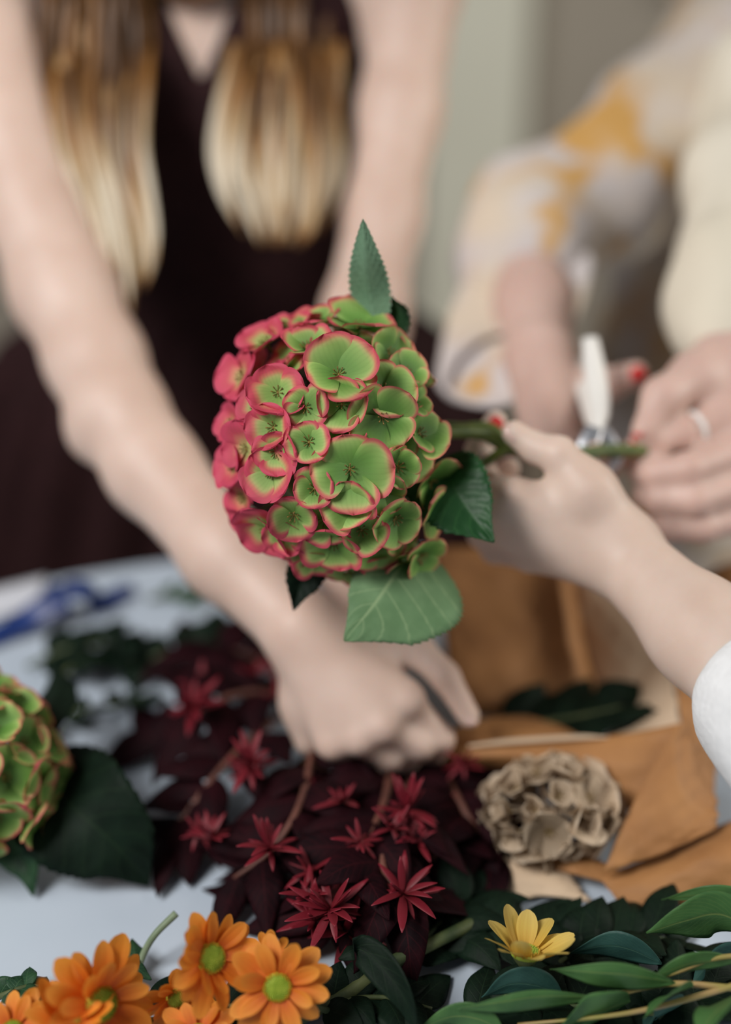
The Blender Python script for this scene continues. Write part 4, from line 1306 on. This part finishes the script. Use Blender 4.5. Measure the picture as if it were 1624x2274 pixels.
# right-hand side: deep fold standing up, then the lower front panel
patch('sheet', g_([[(1484, 1440, 1.06), (1560, 1440, 1.06), (1640, 1460, 1.07)],
                   [(1505, 1540, 1.01), (1570, 1560, 1.02), (1630, 1580, 1.04)],
                   [(1508, 1640, 0.975), (1560, 1670, 0.985), (1590, 1700, 1.01)],
                   [(1470, 1720, 0.958), (1540, 1760, 0.965), (1588, 1800, 0.985)]]), M['kraft'], wrap, 7, 0.002, seed=7)
patch('sheet', g_([[(1508, 1606, 0.970), (1545, 1660, 0.972), (1575, 1700, 0.985)],
                   [(1440, 1720, 0.952), (1510, 1750, 0.948), (1590, 1770, 0.962)],
                   [(1385, 1830, 0.938), (1480, 1840, 0.934), (1594, 1812, 0.945)],
                   [(1338, 1938, 0.928), (1460, 1900, 0.930), (1590, 1842, 0.940)]]), M['kraft'], wrap, 7, 0.0015, seed=8)
# second sheet lying flat at the lower right and one more behind the forearm
flat = empty('kraft_sheet', T(1560, 1910, 0.0), 'flat brown kraft sheet on the table under the wrapped cone', 'paper')
gt = lambda rows: [[T(*p) for p in r] for r in rows]
patch('sheet', gt([[(1330, 1950, 0.012), (1480, 1890, 0.018), (1620, 1825, 0.03), (1800, 1760, 0.03)],
                   [(1360, 1985, 0.012), (1490, 1940, 0.026), (1630, 1890, 0.04), (1820, 1850, 0.03)],
                   [(1390, 2040, 0.006), (1520, 2010, 0.014), (1680, 1985, 0.02), (1850, 1960, 0.02)]]), M['kraft'], flat, 7, 0.0012, seed=9)
back = empty('kraft_roll', T(1640, 1420, 0.0), 'brown kraft paper roll standing behind the outstretched forearm', 'paper')
patch('sheet', g_([[(1500, 1330, 1.16), (1580, 1265, 1.13), (1680, 1240, 1.13), (1760, 1250, 1.16)],
                   [(1520, 1420, 1.13), (1600, 1380, 1.10), (1690, 1370, 1.10), (1770, 1380, 1.13)],
                   [(1540, 1500, 1.11), (1610, 1490, 1.07), (1700, 1490, 1.07), (1780, 1500, 1.10)]]), M['kraft'], back, 7, 0.001, seed=10)
# scraps under the dried flower
for k, (rows, lab, mat) in enumerate((
    ([[(1110, 1925, 0.012), (1180, 1905, 0.016), (1260, 1925, 0.012)], [(1100, 1965, 0.006), (1190, 1950, 0.014), (1290, 1975, 0.006)], [(1130, 2000, 0.003), (1220, 1990, 0.008), (1320, 2005, 0.003)]], 'crumpled beige paper scrap below the dried flower', 'kraft_pale'),
    ([[(1060, 1905, 0.01), (1100, 1895, 0.014), (1140, 1905, 0.01)], [(1070, 1940, 0.006), (1105, 1930, 0.012), (1150, 1940, 0.006)]], 'small torn cream paper scrap beside the burgundy leaves', 'kraft_pale'),
    ([[(1180, 1880, 0.02), (1280, 1890, 0.02), (1380, 1935, 0.012)], [(1200, 1925, 0.012), (1290, 1945, 0.014), (1400, 1975, 0.006)]], 'folded brown paper scrap under the dried flower stem', 'kraft'))):
    o = patch('paper_scrap', gt(rows), M[mat], None, 6, 0.0012, seed=20 + k)
    tag(o, lab, 'paper')

# ------------------------------------------------------------------ loose greenery
def sprig(name, label, path, n, ll, lw, leafm, stemm, cat='branch', group=None, prof='ovate', seed=1, sr=0.0018, droop=0.3, serr=0, lift=(0.0, 0.6), spread=0.9, start=0.15, minz=TABLE_Z + 0.003):
    r_ = random.Random(seed)
    path = [Vector(p) for p in path]
    e = empty(name, (path[0].x, path[0].y, min(p.z for p in path)), label, cat, group)
    tube('stem', path, [sr * 1.2, sr, sr * 0.6], stemm, e, 7)
    for i in range(n):
        t = start + (1 - start) * (i + 0.5) / n
        c = cr(path, t)
        d = (cr(path, min(1, t + 0.03)) - cr(path, max(0, t - 0.03))).normalized()
        sgn = 1 if i % 2 else -1
        s = d.cross(Vector((0, 0, 1))).normalized() * sgn
        dr = (d * r_.uniform(0.35, 0.9) + s * spread * r_.uniform(0.7, 1.2) + Vector((0, 0, r_.uniform(*lift)))).normalized()
        L = ll * r_.uniform(0.75, 1.2)
        pts = [c, c + dr * (L * 0.5), c + dr * L - Vector((0, 0, L * droop * r_.uniform(0.4, 1.2)))]
        for q in pts:
            q.z = max(q.z, minz)
        side = dr.cross(Vector((r_.uniform(-.4, .4), r_.uniform(-.6, .1), 1))).normalized()
        leaf('leaf', pts, side, lw * r_.uniform(0.8, 1.2), leafm, e, prof, serr, 0.08, r_.uniform(0.05, 0.3), 0.0, 0.0006, 8, rows=(serr * 3 + 1 if serr else 13), cols=6)
    return e

# burgundy branches with red star clusters
def star(parent, pos, rad, n, seed, up=None):
    r_ = random.Random(seed)
    VV, FF, AA, UU = [], [], [], []
    for i in range(n):
        an = 2 * math.pi * i / n + r_.uniform(-0.25, 0.25)
        el = r_.uniform(-0.45, 1.15)
        d = Vector((math.cos(an) * math.cos(el), math.sin(an) * math.cos(el), math.sin(el)))
        L = rad * r_.uniform(0.5, 1.2)
        bnd = r_.uniform(-0.3, 0.25)
        s = d.cross(Vector((0, 0, 1)))
        s = s.normalized() if s.length > 0.05 else Vector((1, 0, 0))
        nr = s.cross(d)
        o = len(VV)
        for q in range(8):
            t = q / 7
            w = L * 0.10 * max(0.04, math.sin(math.pi * min(1, t * 0.92 + 0.06)) ** 0.8)
            c = Vector(pos) + d * (L * t) + nr * (bnd * L * t * t)
            for v in (-1, 0, 1):
                VV.append(c + s * (w * v) + nr * (abs(v) * w * 0.5))
                AA.append(t)
                UU.append((t, v))
        for q in range(7):
            for v in range(2):
                a = o + q * 3 + v
                FF.append((a, a + 1, a + 4, a + 3))
    return link_mesh('star_cluster', VV, FF, M['red_star'], parent, UU, AA, solid=0.0005)

BUR = [  # stem path px,py,height ; leaves ; clusters (px, py, h, radius m)
    ('from under the fist towards the orange flowers', [(700, 1560, 0.02), (690, 1690, 0.05), (660, 1800, 0.05), (600, 1890, 0.035), (520, 1950, 0.02)], 13, [(600, 1885, 0.055, 0.020), (555, 1700, 0.065, 0.022), (690, 1935, 0.045, 0.018), (470, 1860, 0.04, 0.016)]),
    ('ending in a drooping tip over the table', [(880, 1650, 0.02), (850, 1790, 0.05), (800, 1900, 0.05), (750, 2000, 0.035), (740, 2060, 0.02)], 12, [(735, 2020, 0.045, 0.027), (700, 2045, 0.035, 0.024), (770, 2070, 0.025, 0.022), (760, 1780, 0.06, 0.016), (800, 1870, 0.06, 0.017), (690, 1990, 0.045, 0.02)]),
    ('pointing to the yellow flower', [(930, 1680, 0.02), (890, 1820, 0.05), (850, 1910, 0.05), (880, 1975, 0.045), (900, 2020, 0.03)], 11, [(895, 1985, 0.05, 0.027), (905, 1800, 0.06, 0.021), (930, 1870, 0.05, 0.016), (870, 1840, 0.06, 0.016)]),
    ('nearest the dark green leaf', [(660, 1560, 0.02), (560, 1640, 0.04), (480, 1720, 0.04), (420, 1800, 0.025), (370, 1850, 0.012)], 13, [(560, 1720, 0.05, 0.017), (440, 1850, 0.035, 0.012)]),
    ('beside the paper wrap', [(960, 1680, 0.015), (1010, 1760, 0.035), (1050, 1830, 0.03), (1090, 1890, 0.015), (1120, 1930, 0.006)], 18, [(1030, 1700, 0.05, 0.016)]),
    ('below the blue ribbon', [(640, 1540, 0.02), (540, 1540, 0.045), (450, 1570, 0.045), (380, 1600, 0.025), (330, 1620, 0.012)], 13, [(432, 1575, 0.06, 0.024), (450, 1530, 0.05, 0.018), (560, 1500, 0.05, 0.018), (620, 1560, 0.04, 0.018)]),
    ('beneath the bare forearm', [(650, 1530, 0.02), (590, 1480, 0.035), (530, 1450, 0.03), (470, 1440, 0.02), (420, 1450, 0.01)], 10, [(610, 1470, 0.04, 0.014)]),
    ('spreading flat in the middle of the heap', [(760, 1620, 0.012), (760, 1720, 0.025), (720, 1830, 0.025), (690, 1900, 0.02), (640, 1960, 0.01)], 14, [(705, 1760, 0.04, 0.014)]),
    ('spreading flat below the paper rim', [(900, 1690, 0.012), (960, 1760, 0.02), (980, 1850, 0.02), (960, 1920, 0.015), (930, 1960, 0.008)], 18, [(985, 1780, 0.03, 0.012)]),
]
for k, (lab, path, n, cl) in enumerate(BUR):
    e = sprig('burgundy_branch', 'burgundy leafy branch with red star clusters ' + lab, [T(*p) for p in path], n, 0.058, 0.0135, M['burgundy'], M['stem_red'], 'branch', None, 'ovate', 60 + k, 0.0024, 0.35, 0, (-0.1, 0.5), 0.9, 0.02)
    for q, (px, py, h, r) in enumerate(cl):
        star(e, T(px, py, h), r * 1.05, 19 if r > 0.018 else 13, 300 + 10 * k + q)

# dark leaves inside the paper cone
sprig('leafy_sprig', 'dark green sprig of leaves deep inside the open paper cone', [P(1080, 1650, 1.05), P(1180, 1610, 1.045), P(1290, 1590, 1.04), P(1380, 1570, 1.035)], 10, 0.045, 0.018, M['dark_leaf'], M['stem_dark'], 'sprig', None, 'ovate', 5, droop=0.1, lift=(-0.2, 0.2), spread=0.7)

# greenery on the far part of the table
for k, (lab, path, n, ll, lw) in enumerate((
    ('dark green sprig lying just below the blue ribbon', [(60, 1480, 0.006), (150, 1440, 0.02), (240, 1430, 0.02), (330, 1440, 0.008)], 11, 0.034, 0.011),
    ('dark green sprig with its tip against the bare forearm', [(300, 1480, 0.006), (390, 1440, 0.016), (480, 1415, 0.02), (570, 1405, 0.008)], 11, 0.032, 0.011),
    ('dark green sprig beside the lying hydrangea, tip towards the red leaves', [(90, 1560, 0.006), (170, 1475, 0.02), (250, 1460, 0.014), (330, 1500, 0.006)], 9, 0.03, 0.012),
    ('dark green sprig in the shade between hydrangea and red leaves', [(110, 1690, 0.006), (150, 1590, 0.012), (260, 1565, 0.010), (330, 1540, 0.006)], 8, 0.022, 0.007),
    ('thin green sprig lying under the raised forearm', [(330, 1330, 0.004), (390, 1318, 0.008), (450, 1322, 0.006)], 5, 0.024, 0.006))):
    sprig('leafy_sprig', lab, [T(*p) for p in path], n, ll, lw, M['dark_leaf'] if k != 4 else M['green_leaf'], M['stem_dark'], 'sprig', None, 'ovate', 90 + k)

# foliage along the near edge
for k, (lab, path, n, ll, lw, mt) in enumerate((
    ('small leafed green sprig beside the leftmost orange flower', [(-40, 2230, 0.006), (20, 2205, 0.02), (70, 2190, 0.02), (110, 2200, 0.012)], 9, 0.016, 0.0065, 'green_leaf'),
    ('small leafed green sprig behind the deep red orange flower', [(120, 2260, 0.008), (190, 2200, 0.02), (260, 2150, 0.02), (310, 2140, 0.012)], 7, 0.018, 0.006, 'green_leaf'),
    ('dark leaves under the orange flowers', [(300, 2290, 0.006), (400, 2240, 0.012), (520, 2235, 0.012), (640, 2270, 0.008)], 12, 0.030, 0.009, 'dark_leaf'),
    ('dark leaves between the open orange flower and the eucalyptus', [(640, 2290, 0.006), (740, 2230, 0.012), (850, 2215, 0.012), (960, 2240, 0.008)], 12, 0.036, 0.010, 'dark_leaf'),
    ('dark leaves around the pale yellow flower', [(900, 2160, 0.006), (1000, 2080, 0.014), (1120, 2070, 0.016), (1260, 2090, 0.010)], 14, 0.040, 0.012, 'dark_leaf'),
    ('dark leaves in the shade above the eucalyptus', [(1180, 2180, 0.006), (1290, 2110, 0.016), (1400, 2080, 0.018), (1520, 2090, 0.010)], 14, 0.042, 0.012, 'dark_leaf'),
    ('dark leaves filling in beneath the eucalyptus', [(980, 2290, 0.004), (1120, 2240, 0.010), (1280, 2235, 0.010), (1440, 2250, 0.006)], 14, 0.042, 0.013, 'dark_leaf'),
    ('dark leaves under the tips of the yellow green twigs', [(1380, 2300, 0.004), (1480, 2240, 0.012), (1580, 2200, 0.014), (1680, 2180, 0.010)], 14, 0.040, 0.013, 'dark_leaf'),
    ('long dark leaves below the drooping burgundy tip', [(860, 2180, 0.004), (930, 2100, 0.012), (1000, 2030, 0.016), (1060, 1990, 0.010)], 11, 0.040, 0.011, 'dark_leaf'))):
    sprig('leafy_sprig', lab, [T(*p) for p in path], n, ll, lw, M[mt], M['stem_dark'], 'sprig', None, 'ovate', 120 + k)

# thick cut branch and the bent cut stem
br = tag(tube('cut_branch', [T(640, 2262, 0.008), T(760, 2215, 0.012), T(850, 2150, 0.018), T(960, 2095, 0.022), T(1060, 2045, 0.020), T(1150, 1995, 0.012)], [0.0046, 0.0044, 0.0046, 0.0042, 0.004, 0.0036], M['stem_dark'], None, 10, 40),
         'thick green cut branch running from the open orange flower to the dried flower', 'branch')
tag(tube('bent_stem', [T(300, 2175, 0.004), T(318, 2120, 0.014), T(345, 2075, 0.026), T(392, 2028, 0.034)], [0.0022, 0.0022, 0.0022, 0.0024], M['stem_pale'], None, 9, 24),
    'bent pale green cut stem rising behind the orange flowers', 'stem')

# eucalyptus branch at the lower right
eu = empty('eucalyptus_branch', T(1560, 2230, 0.0), 'eucalyptus branch with long green leaves on yellow green twigs', 'branch')
tube('twig', [T(1080, 2235, 0.022), T(1200, 2222, 0.028), T(1330, 2216, 0.034), T(1480, 2185, 0.044), T(1640, 2195, 0.044)], [0.0010, 0.0012, 0.0015, 0.0018, 0.002], M['twig'], eu, 8)
tube('twig', [T(1150, 2275, 0.02), T(1300, 2262, 0.03), T(1420, 2245, 0.036), T(1540, 2215, 0.042), T(1660, 2180, 0.046)], [0.001, 0.0012, 0.0015, 0.0018, 0.002], M['twig'], eu, 8)
tube('twig', [T(1430, 2180, 0.045), T(1500, 2160, 0.05), T(1580, 2130, 0.055), T(1660, 2120, 0.058)], [0.001, 0.0012, 0.0015, 0.0016], M['twig'], eu, 8)
EU = [([(1500, 2182, 0.046), (1400, 2165, 0.056), (1310, 2158, 0.056), (1222, 2152, 0.050)], 0.0095, (0.05, 1, 0.4), 'euc', 1.0, 0.45),
      ([(1320, 2214, 0.038), (1210, 2212, 0.044), (1110, 2225, 0.042), (1010, 2242, 0.032)], 0.0080, (0.05, 1, 0.4), 'euc', 1.0, 0.3),
      ([(1680, 2070, 0.06), (1600, 2030, 0.068), (1520, 2045, 0.064), (1436, 2072, 0.054)], 0.0150, (-0.2, 1, 0.5), 'euc', 1.0, 0.7),
      ([(1470, 2140, 0.03), (1400, 2108, 0.036), (1340, 2100, 0.034), (1260, 2118, 0.026)], 0.0090, (0, 1, 0.5), 'euc_blue', 1.0, 0.8),
      ([(1250, 2210, 0.02), (1190, 2188, 0.03), (1130, 2186, 0.03), (1070, 2215, 0.02)], 0.0100, (0, 1, 0.5), 'euc_blue', 1.0, 0.8),
      ([(1400, 2222, 0.03), (1350, 2240, 0.034), (1290, 2262, 0.03), (1220, 2300, 0.024)], 0.0120, (0.5, 0.8, 0.5), 'euc', 1.0, 1.0),
      ([(1540, 2190, 0.045), (1500, 2205, 0.05), (1460, 2232, 0.046), (1430, 2262, 0.04)], 0.0080, (0.6, 0.6, 0.5), 'euc', 1.0, 1.0),
      ([(1680, 2190, 0.05), (1620, 2225, 0.058), (1580, 2260, 0.056), (1550, 2310, 0.05)], 0.0140, (0.7, 0.6, 0.5), 'euc', 1.0, 1.0),
      ([(1640, 2135, 0.05), (1560, 2135, 0.056), (1500, 2150, 0.054), (1440, 2180, 0.048)], 0.0050, (0, 1, 0.4), 'euc', 1.0, 1.0),
      ([(1660, 2120, 0.03), (1610, 2130, 0.036), (1570, 2150, 0.034), (1540, 2185, 0.026)], 0.0120, (0.6, 0.7, 0.4), 'euc_blue', 1.0, 1.0),
      ([(1520, 2230, 0.02), (1480, 2245, 0.026), (1450, 2262, 0.024), (1430, 2290, 0.02)], 0.0110, (0.6, 0.7, 0.4), 'euc_blue', 1.0, 1.0),
      ([(1120, 2290, 0.02), (1060, 2262, 0.026), (1000, 2258, 0.024), (930, 2285, 0.016)], 0.0070, (0, 1, 0.4), 'euc', 1.0, 1.0),
      ([(1700, 2000, 0.05), (1620, 1985, 0.055), (1540, 1988, 0.05), (1470, 1998, 0.04)], 0.0040, (0, 1, 0.4), 'euc', 1.0, 1.0)]
for (pts, w, sd, mt, wl, wr) in EU:
    leaf('leaf', [T(*p) for p in pts], N(*sd), w * 1.4, M[mt], eu, 'lance', 0, 0, 0.15, 0.0, 0.0006, 12, rows=25, cols=10, wl=wl, wr=wr)
dl = empty('curled_leaf', T(880, 2240, 0.0), 'long dark curled leaf arching over the cut branch', 'leaf')
leaf('leaf_blade', [T(752, 2130, 0.040), T(800, 2108, 0.046), T(860, 2160, 0.044), T(905, 2230, 0.034), T(930, 2320, 0.014)], N(1, 0.4, 0.3), 0.0105, M['dark_leaf'], dl, 'lance', 0, 0, 0.3, 0.0, 0.001, 10, rows=25, cols=8)

# ------------------------------------------------------------------ blue ribbon and white sheet on the far part of the table
rb = empty('ribbon', T(160, 1350, 0.0), 'crumpled blue satin ribbon on the far edge of the table', 'ribbon')
patch('ribbon_tail', gt([[(-60, 1410, 0.012), (10, 1378, 0.014), (70, 1335, 0.022), (125, 1292, 0.04)], [(-50, 1450, 0.004), (20, 1420, 0.006), (90, 1390, 0.010), (160, 1350, 0.022)]]), M['blue'], rb, 7, 0.0006, 0.0008, 31)
patch('ribbon_loop', gt([[(100, 1345, 0.006), (125, 1305, 0.03), (165, 1285, 0.038), (210, 1300, 0.03), (225, 1340, 0.006)], [(110, 1365, 0.004), (140, 1338, 0.022), (175, 1328, 0.03), (215, 1335, 0.022), (235, 1358, 0.004)]]), M['blue'], rb, 7, 0.0008, 0.0008, 32)
patch('ribbon_tail', gt([[(190, 1325, 0.014), (235, 1312, 0.018), (270, 1296, 0.018), (298, 1296, 0.012)], [(200, 1368, 0.002), (245, 1352, 0.004), (280, 1330, 0.006), (300, 1322, 0.003)]]), M['blue'], rb, 7, 0.0006, 0.0008, 33)
o = patch('paper_sheet', gt([[(-120, 1335, 0.002), (0, 1305, 0.003), (105, 1280, 0.004)], [(-130, 1400, 0.002), (-10, 1372, 0.004), (90, 1340, 0.003)]]), M['paper_white'], None, 6, 0.0004, 0.0006, 34)
tag(o, 'white paper sheet lying behind the blue ribbon', 'paper')
